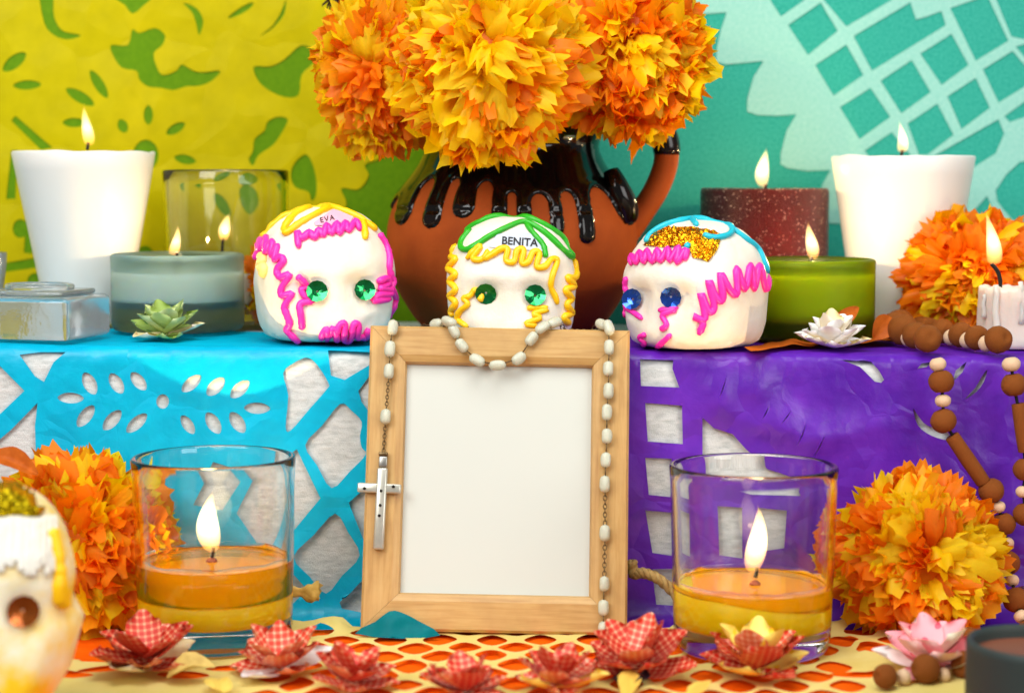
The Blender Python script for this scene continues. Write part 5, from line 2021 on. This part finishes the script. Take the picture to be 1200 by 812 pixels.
scrap('orange_paper_strip', 'orange paper strip lying in front of the olive green candle glass', 'paper', [(872, 409), (905, 402), (950, 399), (1000, 394), (1044, 394), (1048, 401), (1005, 404), (960, 405), (915, 408), (880, 413)], M['leaf_orange'], kindfn=strip_fn)


def leaf3(name, label, p0, p1, wid, curl, mat, up):
    p0, p1 = Vector(p0), Vector(p1)
    ax = p1 - p0
    side = ax.cross(Vector(up)).normalized()
    nrm = side.cross(ax).normalized()
    V, F = [], []
    nu, nv = 6, 12
    for j in range(nv + 1):
        t = j / nv
        w_ = wid * sin(pi * (0.04 + 0.93 * t)) ** 0.8
        for i in range(nu + 1):
            u = i / nu - 0.5
            V.append(p0 + ax * t + side * (u * w_) + nrm * (abs(u) * 2 * curl * w_ + 0.12 * ax.length * sin(pi * t) + 0.0006 * nz(u * 9, t * 9, 1)))
    for j in range(nv):
        for i in range(nu):
            a = j * (nu + 1) + i
            F.append((a, a + 1, a + nu + 2, a + nu + 1))
    return props(obj(name, V, F, mat), label, 'leaf')


leaf3('orange_leaf', 'slim orange leaf standing up behind the white paper flower', at(966, 392, 0.957), at(1006, 360, 0.966), 0.008, 0.25, M['leaf_orange'], (0, -1, 0.3))
leaf3('orange_leaf', 'small curled orange leaf leaning against the clay beads', at(1024, 397, 0.967), at(1043, 371, 0.972), 0.0125, 0.3, M['leaf_orange'], (0, -1, 0.1))
leaf3('dry_leaf', 'dark orange dry leaf lying over the tissue flower near the skull', at(-14, 535, 0.858), at(44, 556, 0.855), 0.011, 0.4, M['leaf_orange'], (0, -0.7, 0.7))

# twisted straw rope to the right of the frame
path = catmull([at(741, 658, 0.906), at(742, 672, 0.905), at(752, 671, 0.904), at(768, 676, 0.903), at(786, 690, 0.902), at(806, 715, 0.901), at(824, 742, 0.900), at(850, 748, 0.899)], 8)
root = thing('straw_rope', 'twisted straw rope end poking out beside the frame', 'rope', at(824, 745, 0.900))
for s_ in range(3):
    pth = []
    for i, p in enumerate(path):
        t = path[min(i + 1, len(path) - 1)] - path[max(i - 1, 0)]
        t.normalize()
        n1 = t.cross(Vector((0, 1, 0)))
        n1 = n1.normalized() if n1.length > 1e-4 else Vector((1, 0, 0))
        n2 = t.cross(n1)
        a = i * 0.62 + s_ * 2 * pi / 3
        pth.append(p + n1 * 0.0013 * cos(a) + n2 * 0.0013 * sin(a))
    V, F = tube(pth, 0.0016, 8)
    obj('strand', V, F, M['rope'], root)
# dry husk behind the amber votive
p0, p1 = at(318, 704, 0.905), at(374, 688, 0.897)
V, F = [], []
nseg, nr = 26, 14
for j in range(nseg + 1):
    t = j / nseg
    c = p0.lerp(p1, t) + Vector((0, 0, 0.0022 * sin(t * 5)))
    w_ = pxm(6.5 + 6 * max(0, t - 0.55) * 2 * (1 if t < 0.95 else 0.85) - 3 * exp(-((t - 0.62) / 0.08) ** 2), 0.9)
    for k in range(nr):
        a = 2 * pi * k / nr + t * 2.2
        rr = w_ * (1 + 0.30 * sin(a * 3 + 3 * t) + 0.25 * nz(a, t * 9, 4, 1.0))
        e_ = 0.0012 * nz(k * 1.7, 9, 2) * 3 if j == nseg else 0
        V.append(c + Vector((e_, rr * cos(a) * 0.6, rr * sin(a))))
for j in range(nseg):
    for k in range(nr):
        F.append((j * nr + k, j * nr + (k + 1) % nr, (j + 1) * nr + (k + 1) % nr, (j + 1) * nr + k))
props(obj('dry_husk', V, F, M['husk']), 'dry yellow corn husk twist poking out behind the amber votive', 'husk')
p0, p1 = ground(196, 795, 0.006), ground(252, 782, 0.010)
leaf3('dry_leaf', 'dry yellow leaf in front of the amber votive', p0, p1, 0.013, 0.35, M['husk'], (0, -0.3, 1))
